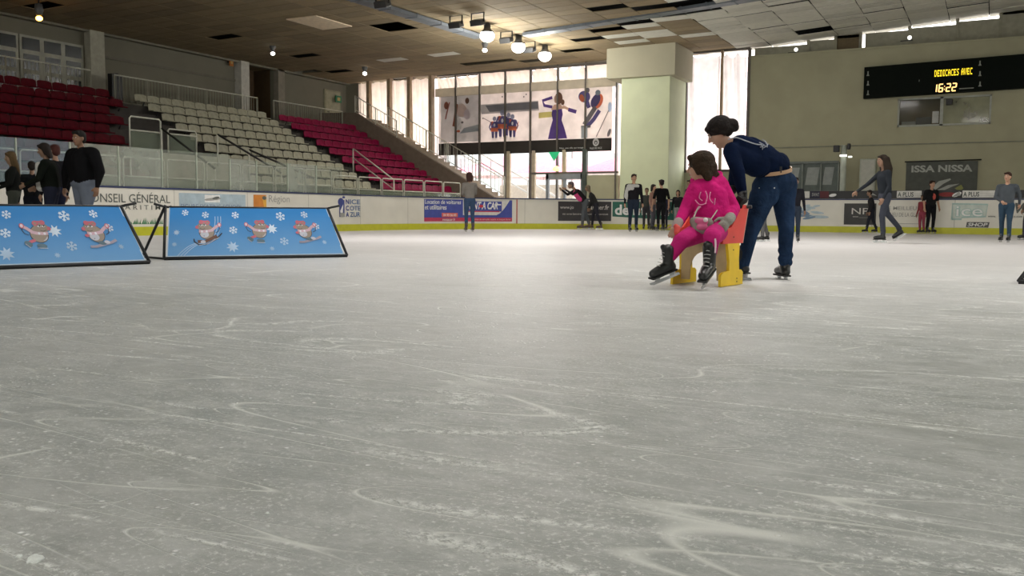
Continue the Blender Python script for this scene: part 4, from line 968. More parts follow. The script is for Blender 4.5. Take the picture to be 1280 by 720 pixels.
def critter(f, u, v, s, kind, d=1):     # cartoon rodent print; d = facing
    X = lambda x: u+x*s*d; Yv = lambda y: v+y*s
    E_ = lambda x, y, a, b, m, r=0: f.ell(X(x), Yv(y), a*s, b*s, m, r*d)
    T = lambda pts, w, m: f.line([(X(a), Yv(b)) for a, b in pts], w*s, m)
    T([(-.40, -.02), (-.55, .05), (-.62, .22), (-.58, .32)], .03, ink)
    E_(.02, .02, .37, .40, ink); E_(.02, .02, .35, .38, fur); E_(.12, -.12, .20, .17, bel); E_(.15, -.2, .02, .02, ink)
    E_(.16, .30, .31, .22, fur); E_(.47, .27, .08, .09, pnk); E_(-.03, .52, .13, .12, pnk); E_(.26, .55, .11, .11, pnk); E_(-.03, .52, .06, .06, fur); E_(.1, .58, .14, .05, pnk)
    E_(.1, .38, .07, .045, M((.7, .7, .74))); E_(.27, .38, .07, .045, M((.7, .7, .74))); E_(.12, .38, .03, .03, ink); E_(.29, .38, .03, .03, ink); T([(.03, .44), (.16, .41)], .025, ink); T([(.22, .42), (.35, .43)], .025, ink); T([(.1, .19), (.22, .15), (.34, .2)], .02, ink)
    T([(-.30, .12), (-.05, .06), (.2, .04), (.38, .06)], .14, pnk2); E_(.02, .05, .05, .06, M((.7, .7, .78))); E_(.24, .04, .05, .06, M((.7, .7, .78)))
    T([(-.24, .12), (-.42, .28), (-.55, .36)], .14, pnk2); E_(-.60, .40, .10, .12, pnk); E_(-.60, .40, .06, .08, M((.65, .55, .62)))
    if kind == 'skate':
        T([(-.2, -.25), (-.45, -.35)], .13, pnk); E_(-.5, -.42, .17, .11, boot, -35); T([(-.62, -.42), (-.45, -.60)], .03, bel); E_(.0, -.52, .20, .10, boot, -8); T([(-.2, -.62), (.2, -.64)], .03, bel)
    elif kind == 'board':
        f.line([(X(-.75), Yv(-.28)), (X(-.5), Yv(-.40)), (X(.2), Yv(-.58)), (X(.45), Yv(-.58))], .12*s, brd); E_(-.1, -.42, .17, .09, boot, 12); E_(-.32, -.38, .12, .08, bel, 10); E_(.42, -.05, .09, .07, pnk)
    else:
        T([(-.7, -.05), (-.4, -.38), (.1, -.66), (.4, -.66), (.6, -.5), (.62, -.35)], .055, ink); T([(-.45, -.2), (.1, -.5), (.45, -.5)], .16, M((.14, .07, .05))); E_(.2, -.52, .12, .09, bel); T([(-.55, -.28), (.0, -.62), (.4, -.7)], .03, bel)
def aframe(bl, br, label, h=.60, lean=.30, inset=.07, arm=True):
    bl, br = Vector(bl), Vector(br); D = (br-bl).normalized(); W = (br-bl).length; B = Vector((-D.y, D.x, 0))
    if B.dot(f0) < 0: B = -B
    tl = bl+D*inset+B*lean+zz*h; tr = br-D*(inset+.08)+B*lean+zz*h
    root = thing('banner_stand', (bl+br)/2, label, 'banner')
    tube = mat('frame_tube_black', (.008, .009, .011), .45)
    mb = MB(); r = .016
    z_ = zz*.02
    mb.tube([bl+z_, br+z_], r*1.2, tube); mb.tube([bl+z_, tl], r, tube); mb.tube([br+z_, tr], r, tube); mb.tube([tl, tr], r*.8, tube); mb.build('front_frame', root)
    for p, b0, sgn in ((tl, bl, -1), (tr, br, 1)):
        foot = b0+B*.52+z_+D*(.17*sgn); mb = MB(); top = p+zz*.0
        if sgn < 0: mb.tube([foot, top+zz*.02], r, tube); mb.tube([foot, b0+z_], r*.8, tube)
        else: mb.tube([foot-D*.3, top], r*.6, tube)
        mb.build('rear_leg', root)
        mb = MB(); mb.tube([p, p+D*sgn*.05+zz*.015-B*.02, p+D*sgn*.13+zz*.035-B*.08], r*.85, tube); mb.build('corner_peg', root)
    nv = (tr-tl).cross(tl-bl).normalized()
    if nv.dot(f0) > 0: nv = -nv
    g = .03
    def fn(u, v, o):
        s_ = u; t = v
        a = bl.lerp(br, .012+.976*s_); b_ = tl.lerp(tr, .02+.97*s_); p = a.lerp(b_, .05+.95*t)
        return p+nv*(o+.006+.004*math.sin(u*9)*math.sin(v*3))
    n1, n2 = 30, 8; mb = MB()
    vs = [fn(i/n1, j/n2, 0) for j in range(n2+1) for i in range(n1+1)]
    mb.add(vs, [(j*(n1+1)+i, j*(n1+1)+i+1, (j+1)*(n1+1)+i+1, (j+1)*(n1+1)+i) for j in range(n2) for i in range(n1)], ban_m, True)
    hem = M((.45, .55, .66))
    asp = h*1.12/W      # v per u aspect
    def fn2(U_, V_, o): return fn(U_/2.1, V_/.68, o*.12)   # U_,V_ in metres on the cloth
    f = Flat(mb, fn2)
    f.rect(0, 0, 2.1, .018, hem, 20); f.rect(0, 0, .012, .68, hem); f.rect(2.088, 0, 2.1, .68, hem)
    # pattern taken in fractions of the sheet (u across, v up)
    for k in range(3): f.line([(.20+.02*k+a*.02*0, .05+k*.02) if False else (.12+.035*k+.26*t_, .02+.17*(1-(1-t_)**2)) for t_ in [i/10 for i in range(11)]], .008, sn[1])
    for k in range(3): f.line([(.38+.19*math.sin(R(q))+.035*k, .19+.36*(1-math.cos(R(q)))) for q in range(0, 91, 10)], .008, sn[1])
    for (u, v, r_, c, st) in [(.20, .60, .042, 0, 0), (.45, .57, .045, 0, 0), (.83, .57, .048, 0, 0), (1.42, .555, .062, 0, 0), (1.75, .58, .048, 0, 0), (.10, .33, .042, 1, 1), (.78, .36, .052, 0, 0), (1.27, .38, .075, 0, 1), (1.86, .41, .046, 0, 0), (.08, .17, .035, 2, 1), (.75, .13, .08, 1, 1), (1.39, .20, .055, 1, 0), (1.22, .10, .035, 2, 1), (1.90, .18, .035, 2, 1)]: flake(f, u, v, r_, sn[c], st)
    critter(f, .46, .33, .255, 'sled', -1); critter(f, 1.10, .34, .25, 'skate', 1); critter(f, 1.69, .33, .25, 'board', -1)
    o = mb.build('banner_sheet', root); o['label'] = 'blue printed sheet with snowflakes and cartoon mice'
    return root
b1l = on(205, 325.5, 2, 0); b1r = on(434, 321.5, 2, 0)
aframe(b1l, b1r, 'blue snowflake banner on a black A-frame, fully in view')
c_r = on(187, 330, 2, 0); c_m = on(0, 337, 2, 0); dd = (c_m-c_r).normalized(); aframe(c_r+dd*2.13, c_r, 'blue snowflake banner on a black A-frame cut off by the left edge')
# corner of a third frame at the right edge
P0 = on(1273, 355, 2, 0)
o = thing('banner_stand', P0, 'black tube corner of another banner frame at the right edge', 'banner'); tube = M((.008, .009, .011), .45)
dr = (r0*.93+f0*-.35).normalized()
mb = MB(); mb.tube([P0+zz*.02, P0+dr*2.1+zz*.02], .022, tube); mb.tube([P0+zz*.02, P0+dr*.52+f0*.3+zz*.6], .018, tube); mb.tube([P0+dr*2.1+zz*.02, P0+dr*2.0+f0*.3+zz*.6], .018, tube); mb.tube([P0+dr*.52+f0*.3+zz*.6, P0+dr*2.0+f0*.3+zz*.6], .016, tube); mb.build('front_frame', o)
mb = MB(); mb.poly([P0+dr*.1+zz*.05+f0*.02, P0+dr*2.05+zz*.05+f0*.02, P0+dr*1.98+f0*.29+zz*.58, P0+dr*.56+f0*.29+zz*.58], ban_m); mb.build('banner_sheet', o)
mb = MB(); mb.tube([P0+dr*.52+f0*.3+zz*.6, P0+f0*.6+dr*.5+zz*.02], .016, tube); mb.build('rear_leg', o); mb = MB(); mb.tube([P0+dr*2.0+f0*.3+zz*.6, P0+f0*.6+dr*2.0+zz*.02], .016, tube); mb.build('rear_leg', o)

# snow lump and crumbs in the foreground
def lump(px, py, r, lb, seed):
    P = on(px, py, 2, 0); bm = bmesh.new(); bmesh.ops.create_icosphere(bm, subdivisions=3, radius=1)
    for v in bm.verts:
        k = 1+.45*mnoise.noise(v.co*1.6+Vector((seed, 0, 0))); v.co = Vector((v.co.x*r*k, v.co.y*r*k, max(-.02*r, v.co.z*r*.75*k)))
    mb = MB(); mb.add([v.co+P for v in bm.verts], [[v.index for v in f.verts] for f in bm.faces], mat('packed_snow', (.80, .84, .82), .8, bump=.4, bscale=90), True); bm.free(); tag(mb.build('snow_lump', loc=P), lb, 'snow')
lump(43, 701, .012, 'largest white lump of snow on the ice at the lower left', 1.0); lump(334, 642, .004, 'tiny snow crumb on the ice', 4.0)
lump(24, 696, .005, 'small snow crumb just left of the largest lump', 2.0)
# ------------------------------------------------------------------ figures: one continuous voxel-fused skin per body
def fuse(prims, voxel, smooth=4, dec=None):
    """prims: list of ('cap',a,r1,b,r2,tag) or ('ell',c,r,rot,tag); returns verts, faces, tag index per face"""
    dm = None; mb = MB(); dummy = M((.5, .5, .5))
    for p in prims:
        if p[0] == 'cap': mb.cap(p[1], p[2], p[3], p[4], dummy, n=14)
        else: mb.ell(p[1], p[2], dummy, p[3])
    o = mb.build('tmp'); md = o.modifiers.new('r', 'REMESH'); md.mode = 'VOXEL'; md.voxel_size = voxel; md.use_smooth_shade = True
    sm = o.modifiers.new('s', 'SMOOTH'); sm.factor = .5; sm.iterations = smooth
    dg = bpy.context.evaluated_depsgraph_get(); dg.update()
    me = bpy.data.meshes.new_from_object(o.evaluated_get(dg))
    n = len(me.vertices); V = np.empty(n*3); me.vertices.foreach_get('co', V); V = V.reshape(-1, 3)
    Fs = [tuple(p.vertices) for p in me.polygons]
    C = np.empty(len(Fs)*3); me.polygons.foreach_get('center', C); C = C.reshape(-1, 3)
    best = np.full(len(Fs), 1e9); tagi = np.zeros(len(Fs), int); tags = []
    for p in prims:
        t = p[-1]
        if t not in tags: tags.append(t)
        k = tags.index(t)
        if p[0] == 'cap':
            a = np.array(p[1]); b = np.array(p[3]); ab = b-a; L = max(ab@ab, 1e-9); h = np.clip(((C-a)@ab)/L, 0, 1)
            d = np.linalg.norm(C-(a+h[:, None]*ab), axis=1)-(p[2]+(p[4]-p[2])*h)
        else:
            q = C-np.array(p[1]); r = np.array(p[2]) if hasattr(p[2], '__len__') else np.array([p[2]]*3)
            if p[3]: q = q @ np.array(p[3])
            nn = np.linalg.norm(q/r, axis=1); d = (nn-1)*np.min(r)
        m = d < best; best[m] = d[m]; tagi[m] = k
    bpy.data.objects.remove(o); bpy.data.meshes.remove(me)
    return V, Fs, tagi, tags
def fused(name, prims, mats, parent, base, voxel=.013, smooth=4):
    V, Fs, ti, tags = fuse(prims, voxel, smooth)
    me = bpy.data.meshes.new(name); me.from_pydata((V-np.array(base)).tolist(), [], Fs)
    for t in tags: me.materials.append(mats[t])
    me.polygons.foreach_set('material_index', ti.tolist()); me.polygons.foreach_set('use_smooth', [True]*len(Fs)); me.update()
    o = bpy.data.objects.new(name, me); COL.objects.link(o)
    if parent: o.parent = parent
    return o
skin_m = mat('skin', (.42, .24, .155), .55, var=.08); skind_m = mat('skin_shade', (.26, .15, .095), .6, var=.08)
eye_m = M((.02, .015, .012), .2); lip_m = M((.30, .09, .08)); steel_m = mat('skate_steel', (.55, .57, .58), .25, metal=.9)
# skate prototype meshes (local: toe +y, ankle up +z, blade bottom z=0)
def skate_meshes(col, white=False):
    pr = [('cap', (0, -.045, .23), .048, (0, -.035, .12), .043, 'b'), ('cap', (0, -.05, .105), .040, (0, .05, .10), .040, 'b'), ('cap', (0, .05, .10), .040, (0, .125, .092), .034, 'b'), ('ell', (0, -.055, .09), (.038, .045, .04), None, 'b'), ('ell', (0, -.01, .26), (.036, .02, .03), None, 'b')]
    V, Fs, ti, tg = fuse(pr, .009, 3)
    V[:, 2] = np.maximum(V[:, 2], .062)
    me = bpy.data.meshes.new('skate_boot'); me.from_pydata(V.tolist(), [], Fs); me.materials.append(mat('boot_leather', col, .35, var=.2)); me.polygons.foreach_set('use_smooth', [True]*len(Fs)); me.update()
    mb = MB(); sole = M((.02, .02, .02)); mb.box((-.034, -.095, .052), (.034, .155, .066), sole, bev=.005)
    for y in (-.06, .09): mb.prism([(-.012, y-.03, .056), (-.012, y+.03, .056), (-.004, y+.018, .02), (-.004, y-.018, .02)], (.016, 0, 0), steel_m)
    mb.prism([(-.002, -.135, .004), (-.002, -.12, 0), (-.002, .13, 0), (-.002, .165, .012), (-.002, .17, .03), (-.002, .15, .026), (-.002, -.12, .024)], (.004, 0, 0), steel_m)
    b = mb.build('t'); bme = b.data; bpy.data.objects.remove(b)
    mb = MB(); lc = M((.45, .45, .43))
    for i in range(6):
        y = .065-.018*i; z = .138+.02*i; mb.tube([(-.022, y, z), (0, y+.012, z+.008), (.022, y, z)], .0028, lc, n=5)
    l = mb.build('t'); lme = l.data; bpy.data.objects.remove(l)
    return me, bme, lme
SK = {'black': skate_meshes((.010, .011, .011)), 'brown': skate_meshes((.10, .065, .045)), 'navy': skate_meshes((.02, .03, .05))}
def skate(parent, base, ankle, toe, up=None, kind='black', s=1.0):
    """ankle: world point inside the boot top, toe: direction of the toe"""
    toe = Vector(toe).normalized(); up = Vector(up if up is not None else (0, 0, 1)); x = toe.cross(up).normalized(); up = x.cross(toe).normalized()
    Rm = Matrix((x, toe, up)).transposed().to_4x4()
    org = Vector(ankle)-(Rm.to_3x3() @ Vector((0, -.04, .13)))*s
    M4 = Matrix.Translation(org-Vector(base)) @ Rm @ Matrix.Scale(s, 4)
    o = bpy.data.objects.new('skate', SK[kind][0]); COL.objects.link(o); o.parent = parent; o.matrix_local = M4
    for me, n in ((SK[kind][1], 'blade'), (SK[kind][2], 'laces')):
        c = bpy.data.objects.new(n, me); COL.objects.link(c); c.parent = o
    return org
def hand(pr, wrist, d, up, t='skin', s=1.0, curl=.5, side=1):
    """palm, four fingers and a side thumb from a wrist point along d; up = back of hand"""
    w = Vector(wrist); d = Vector(d).normalized(); up = Vector(up); up = (up-d*up.dot(d)).normalized(); x = d.cross(up)*side
    pr.append(('cap', w, .024*s, w+d*.065*s, .031*s, t))
    pr.append(('cap', w+d*.03*s+x*.012*s, .02*s, w+d*.075*s+x*.02*s, .017*s, t)); pr.append(('cap', w+d*.03*s-x*.012*s, .02*s, w+d*.075*s-x*.02*s, .016*s, t))
    for i, (q, L) in enumerate(((.028, .07), (.010, .08), (-.010, .075), (-.028, .058))):
        a = w+d*.082*s+x*q*s; b = a+(d*math.cos(curl)-up*math.sin(curl))*L*.5*s; c = b+(d*math.cos(curl*2.2)-up*math.sin(curl*2.2))*L*.5*s
        pr.append(('cap', a, .0098*s, b, .0088*s, t)); pr.append(('cap', b, .0088*s, c, .0075*s, t))
    a = w+d*.02*s+x*.026*s; b = a+(d*.6+x*.75-up*.2).normalized()*.04*s; c = b+(d*.9+x*.2-up*.35).normalized()*.032*s
    pr.append(('cap', a, .013*s, b, .011*s, t)); pr.append(('cap', b, .011*s, c, .009*s, t))
def head(pr, hp, c, fwd, up, s=1.0, t='skin'):
    """skull, jaw, nose, ears; hp collects eye / mouth shapes"""
    c = Vector(c); fwd = Vector(fwd).normalized(); up = Vector(up).normalized(); x = fwd.cross(up).normalized(); up = x.cross(fwd).normalized()
    Rm = Matrix((x, fwd, up)).transposed(); P = lambda a, b, d: c+(Rm @ Vector((a, b, d)))*s
    pr += [('ell', P(0, -.012, .03), (.074*s, .092*s, .085*s), Rm, t), ('ell', P(0, .015, -.03), (.062*s, .072*s, .082*s), Rm, t), ('cap', P(0, .03, -.075), .036*s, P(0, .055, -.092), .024*s, t),
           ('cap', P(0, .083, .012), .010*s, P(0, .105, -.022), .0135*s, t), ('ell', P(.074, -.01, -.01), (.012*s, .022*s, .032*s), Rm, t), ('ell', P(-.074, -.01, -.01), (.012*s, .022*s, .032*s), Rm, t),
           ('cap', P(-.03, .075, .032), .012*s, P(.03, .075, .032), .012*s, t), ('ell', P(.036, .055, -.02), (.022*s, .02*s, .02*s), Rm, t), ('ell', P(-.036, .055, -.02), (.022*s, .02*s, .02*s), Rm, t)]
    for q in (-1, 1):
        hp.ell(P(q*.030, .080, .008), (.013*s, .007*s, .007*s), M((.6, .58, .55), .3), Rm, n=8, k=6); hp.ell(P(q*.030, .0855, .008), (.006*s, .004*s, .006*s), eye_m, Rm, n=8, k=6)
        hp.tube([P(q*.018, .089, .026), P(q*.032, .088, .031), P(q*.046, .078, .026)], .003*s, eye_m, n=5)
    hp.tube([P(-.024, .078, -.054), P(-.008, .087, -.051), P(0, .087, -.053), P(.008, .087, -.051), P(.024, .078, -.054)], .0045*s, lip_m, n=6)
    return P, Rm
def hairpr(P, Rm, s, style):
    pr = [('ell', P(0, -.022, .045), (.084*s, .096*s, .083*s), Rm, 'h'), ('ell', P(0, -.05, 0), (.078*s, .066*s, .085*s), Rm, 'h'), ('cap', P(-.05, .055, .085), .022*s, P(.05, .055, .085), .022*s, 'h')]
    if style == 'long':
        for q in (-.055, 0, .055): pr += [('cap', P(q, -.055, 0), .05*s, P(q*1.2, -.075, -.18), .045*s, 'h'), ('cap', P(q*1.2, -.075, -.18), .045*s, P(q*1.1, -.08, -.36), .025*s, 'h')]
        for q in (-1, 1): pr.append(('cap', P(q*.07, -.01, .02), .03*s, P(q*.075, -.01, -.16), .024*s, 'h'))
    if style == 'verylong':
        for q in (-.06, 0, .06):
            pr += [('cap', P(q, -.06, .03), .06*s, P(q*1.3, -.09, -.16), .08*s, 'h'), ('cap', P(q*1.3, -.09, -.16), .08*s, P(q*1.3, -.10, -.40), .05*s, 'h'), ('cap', P(q*1.3, -.10, -.40), .05*s, P(q*.9, -.09, -.60), .02*s, 'h')]
        for q in (-1, 1): pr.append(('cap', P(q*.075, -.01, .03), .035*s, P(q*.08, -.03, -.2), .035*s, 'h'))
    if style == 'mid':
        for q in (-.05, 0, .05): pr.append(('cap', P(q, -.055, 0), .05*s, P(q*1.1, -.07, -.13), .032*s, 'h'))
        for q in (-1, 1): pr.append(('cap', P(q*.07, -.01, .03), .028*s, P(q*.07, -.02, -.08), .02*s, 'h'))
    if style == 'bun': pr.append(('ell', P(0, -.12, .06), (.05*s, .045*s, .05*s), Rm, 'h'))
    if style == 'pony': pr += [('cap', P(0, -.10, .05), .03*s, P(0, -.15, -.05), .032*s, 'h'), ('cap', P(0, -.15, -.05), .03*s, P(0, -.13, -.2), .012*s, 'h')]
    return pr
def person(label, px, H, d=None, py=None, face=0, top=(.02, .02, .02), pants=(.02, .02, .03), hair=(.02, .014, .01), style='short', skate_k='black', lean=0, arms=None, stride=(0, 0), knees=.04, sleeves=True, bulk=1.0, extra=None, group=None, headturn=0, headdown=0, voxel=.014, lift=(0, 0), skin=None, top2=None, gap=None):
    if gap is not None: q_ = bp(px2s(px))[0]; d = q_.dot(f0)-gap
    if d is None: g = on(px, py, 2, 0)
    else: g = vd(px, 270, d); g.z = 0
    s = H/1.72; a = R(face)
    f = (-r0*math.sin(a)-f0*math.cos(a)).normalized(); l = zz.cross(f).normalized()     # l = the figure's own left
    B = lambda x, y, z: g+(l*x+f*y+zz*z)*s
    t = R(lean); hipz = .93-.02
    def T(x, y, z):    # torso frame, leaning about the hips
        dz = z-hipz; return B(x, y+dz*math.sin(t), hipz+dz*math.cos(t))
    root = thing('person', g, label, 'person', group)
    k = bulk; pr = []
    pr += [('ell', T(0, 0, .95), (.155*s*k, .115*s*k, .12*s), Matrix((l, f, zz)).transposed(), 'pants'), ('cap', T(-.03*k, 0, 1.02), .115*s*k, T(-.045*k, .01, 1.28), .118*s*k, 'top'), ('cap', T(.03*k, 0, 1.02), .115*s*k, T(.045*k, .01, 1.28), .118*s*k, 'top2' if top2 else 'top'),
           ('cap', T(-.15*k, 0, 1.38), .062*s*k, T(.15*k, 0, 1.38), .062*s*k, 'top'), ('cap', T(0, 0, 1.40), .05*s, T(0, .02, 1.53), .047*s, 'skin')]
    hd = R(headdown)+t*.35; hf = (f*math.cos(hd)-zz*math.sin(hd)); hu = (zz*math.cos(hd)+f*math.sin(hd))
    if headturn: q = Matrix.Rotation(R(headturn), 3, 'Z'); hf = q @ hf; hu = q @ hu
    hp = MB(); hc = T(0, .035, 1.615); P, Rm = head(pr, hp, hc, hf, hu, s)
    # arms: elbow & wrist offsets from shoulder (outward, forward, up)
    arms = arms or (((.05, -.02, -.28), (.07, .06, -.52)), ((.05, -.02, -.28), (.07, .06, -.52)))
    for sd, (e, w) in zip((1, -1), arms):
        sh = T(sd*.175*k, 0, 1.38); E1 = sh+(l*sd*e[0]+f*e[1]+zz*e[2])*s; W1 = sh+(l*sd*w[0]+f*w[1]+zz*w[2])*s
        sl = 'top2' if (top2 and sd > 0) else 'top'
        pr += [('cap', sh, .055*s*k, E1, .043*s*k, sl), ('cap', E1, .042*s*(k if sleeves else .9), W1, .030*s, sl if sleeves else 'skin')]
        hand(pr, W1, W1-E1, l*sd+f*.3, 'skin', s*1.05, .45, 1)
    for i, (sd, st, lf) in enumerate(zip((1, -1), stride, lift)):
        hip = B(sd*.085, 0, .92); an = B(sd*.10, st, .13+lf); kn = (hip+an)/2+(f*knees*(1+max(lf, 0)*6)+zz*.02)*s
        pr += [('cap', hip, .092*s*k, kn, .062*s, 'pants'), ('cap', kn, .060*s, an+zz*.06*s, .048*s, 'pants')]
        tf = f if lf < .05 else (f-zz*.6)
        skate(root, g, an+zz*.02, tf, zz if lf < .05 else (zz+f*.6), skate_k, s)
    if extra: extra(pr, B, T, s, root, g)
    mats = {'skin': skin or skind_m, 'top': M(top, .95, spec=.08), 'pants': M(pants, .95, spec=.08), 'top2': M(top2 or top, .95, spec=.08), 'x1': M((.45, .07, .05), .8), 'white': M((.45, .45, .43), .8), 'pink': M((.55, .05, .20), .8)}
    fused('body', pr, mats, root, g, voxel*s, 4)
    q = hp.build('face_features', root, loc=g); q.location = (0, 0, 0)
    fused('hair', hairpr(P, Rm, s, style), {'h': M(hair, .8, spec=.2)}, root, g, .011, 3)
    return root
# --- distant skaters
jean = (.035, .06, .11); dkj = (.02, .03, .05)
person('person in a grey-brown top and blue jeans standing alone facing away', 587, 1.72, py=290.5, face=165, top=(.20, .185, .165), pants=(.04, .07, .13), hair=(.05, .025, .02), lean=3, skate_k='brown', arms=(((.02, .06, -.26), (-.03, .22, -.30)), ((.02, .06, -.26), (-.03, .22, -.30))), style='mid')
def pinkfront(pr, B, T, s, root, g): pr.append(('cap', T(.04, .10, 1.05), .10*s, T(.05, .10, 1.27), .10*s, 'pink'))
person('person bending forward in a black jacket with a bright pink front', 731, 1.84, gap=1.3, face=72, top=(.02, .018, .02), pants=(.09, .10, .11), hair=(.10, .08, .09), lean=42, stride=(.12, -.2), skate_k='brown', arms=(((.05, .20, -.12), (.0, .42, .02)), ((.05, .20, -.12), (.0, .42, .02))), extra=pinkfront, headdown=-15)
person('half hidden person in dark trousers just behind the bending skater', 745, 1.62, gap=.6, face=100, top=(.03, .03, .03), pants=(.03, .03, .04), hair=(.16, .12, .08), lean=25, stride=(-.2, .15), skate_k='brown', style='mid')
person('tall man in a two-tone white and black jacket and dark jeans', 791, 1.76, py=290.5, face=-5, top=(.014, .013, .016), top2=None, pants=(.02, .028, .045), hair=(.03, .02, .015), bulk=1.12, skin=skin_m, extra=lambda pr, B, T, s, root, g: pr.extend([('cap', T(-.15, .06, 1.36), .07*s, T(.10, .09, 1.38), .05*s, 'white'), ('cap', T(-.16, .06, 1.30), .065*s, T(-.06, .1, 1.3), .06*s, 'white'), ('cap', B(-.19, .0, 1.38), .062*s, B(-.24, .0, 1.0), .055*s, 'white')]))
person('child with tousled hair in a dark coat beside the black sleeveless dress', 808, 1.45, gap=1.2, face=15, top=(.05, .055, .05), pants=(.04, .04, .045), hair=(.07, .05, .035), style='short')
person('person in grey trousers partly hidden between the child and the bun wearer', 815, 1.55, py=288.5, face=-60, top=(.32, .19, .15), pants=(.10, .10, .12), hair=(.02, .015, .012), style='mid', skin=skin_m)
person('person in a black sleeveless top with hair in a bun seen from behind', 826, 1.66, py=289.5, face=160, top=(.008, .008, .009), pants=(.012, .012, .014), hair=(.015, .01, .01), style='bun', bulk=1.1, arms=(((.09, .0, -.26), (.10, .08, -.5)), ((.09, .0, -.26), (.12, .06, -.5))), sleeves=False, skin=skin_m, skate_k='black')
person('small dark clothed child standing behind the group at the boards', 831, 1.3, gap=.45, face=30, top=(.03, .03, .06), pants=(.03, .03, .04), style='short')
person('person with dark shoulder-length hair leaning at the boards left of the pink girl', 847, 1.40, gap=.35, face=15, top=(.02, .02, .022), pants=(.3, .32, .3), hair=(.02, .015, .012), style='mid', skin=skin_m)
person('person in black standing directly behind the pink girl shoulder', 862, 1.72, gap=1.0, face=60, top=(.012, .012, .013), pants=(.02, .02, .02), hair=(.03, .02, .015), style='short')
person('skater in grey trousers mostly hidden behind the legs of the bent woman', 955, 1.25, py=303, face=80, top=(.03, .03, .035), pants=(.13, .13, .13), hair=(.03, .02, .02), stride=(.1, -.15))
person('dark clothed skater just right of the legs of the bent woman', 992, 1.28, py=304.5, face=10, top=(.015, .015, .02), pants=(.03, .04, .06), hair=(.02, .015, .012), style='short')
def reach(pr, B, T, s, root, g): pass
person('slim skater with very long dark hair gliding to the left with one arm held out', 1104, 1.76, py=304, face=85, top=(.022, .026, .032), pants=(.045, .05, .065), hair=(.022, .015, .010), style='verylong', lean=4, stride=(.06, -.38), lift=(0, .10), arms=(((.05, .0, -.27), (.06, .12, -.50)), ((.10, .18, -.20), (.12, .40, -.36))), knees=.06)
person('dark clothed child skating beyond the long haired skater', 1090, 1.35, gap=.9, face=100, top=(.02, .02, .022), pants=(.02, .022, .03), stride=(.2, -.2), lean=8)
def shirt(pr, B, T, s, root, g): pr.append(('ell', T(0, .085, 1.22), (.095*s, .055*s, .125*s), None, 'x1'))
person('boy in a black T-shirt with an orange print standing by the boards', 1163, 1.62, gap=.7, face=-8, top=(.012, .012, .013), pants=(.01, .01, .012), hair=(.03, .015, .01), extra=shirt, sleeves=False, bulk=1.08, skin=skin_m, style='short')
person('small figure in pink trousers half hidden behind the boy by the boards', 1153, 1.2, gap=.25, face=60, top=(.25, .05, .06), pants=(.30, .06, .09), hair=(.05, .03, .02), style='mid')
person('child in a patterned grey jacket and jeans standing at the right', 1256, 1.46, py=304, face=40, top=(.065, .075, .085), pants=(.03, .055, .085), hair=(.035, .018, .012), bulk=1.1, skin=skin_m, arms=(((.06, -.12, -.22), (.05, -.18, -.42)), ((.05, .05, -.26), (-.1, .14, -.36))), stride=(.08, -.08), headturn=-10)
person('person cut off by the right edge with hands behind the back', 1287, 1.45, py=301, face=80, top=(.10, .09, .07), pants=(.04, .04, .05), stride=(0, .1))
# --- group at the left, behind the cut-off banner
person('tall man in a bulky black jacket behind the left banner', 108, 1.80, d=14.7, face=35, top=(.006, .006, .007), pants=(.13, .15, .19), hair=(.012, .010, .009), bulk=1.7, skin=mat('skin_dusky', (.20, .105, .06), .6), voxel=.012, headturn=10, lean=4, arms=(((.16, .0, -.27), (.16, .05, -.5)), ((.14, .02, -.27), (.14, .05, -.5))))
def wtop(pr, B, T, s, root, g): pr.append(('cap', T(.0, .165, .98), .075*s, T(.02, .14, 1.36), .06*s, 'white'))
person('dark haired person in an open black jacket over a white top facing left', 66, 1.62, d=14.9, face=78, top=(.006, .008, .006), pants=(.015, .017, .03), hair=(.014, .010, .008), style='mid', bulk=1.25, skin=mat('skin_dusky2', (.22, .13, .08), .6), voxel=.012, extra=wtop, headdown=12, lean=6, arms=(((.06, .08, -.26), (.0, .30, -.36)), ((.06, .08, -.26), (.0, .26, -.38))))
person('person with reddish brown hair half hidden behind the white top wearer', 72, 1.66, d=15.8, face=110, top=(.008, .008, .010), pants=(.012, .014, .03), hair=(.05, .015, .012), style='short', bulk=1.2, voxel=.013)
person('girl with long light brown hair in a dark jacket at the far left', 18, 1.55, d=16.0, face=62, top=(.010, .011, .010), pants=(.05, .055, .045), hair=(.085, .055, .025), style='long', bulk=1.15, skin=mat('skin_dusky3', (.24, .15, .09), .6), voxel=.012, headdown=10, arms=(((.05, .05, -.26), (.0, .22, -.34)), ((.05, .08, -.24), (.0, .26, -.26))))
bpk = vd(40, 270, 15.7); bpk.z = 0
person('person in black with a dark backpack between the girl and the white top wearer', 42, 1.42, d=16.6, face=150, top=(.01, .012, .014), pants=(.012, .014, .02), hair=(.02, .015, .012), style='short', bulk=1.2)
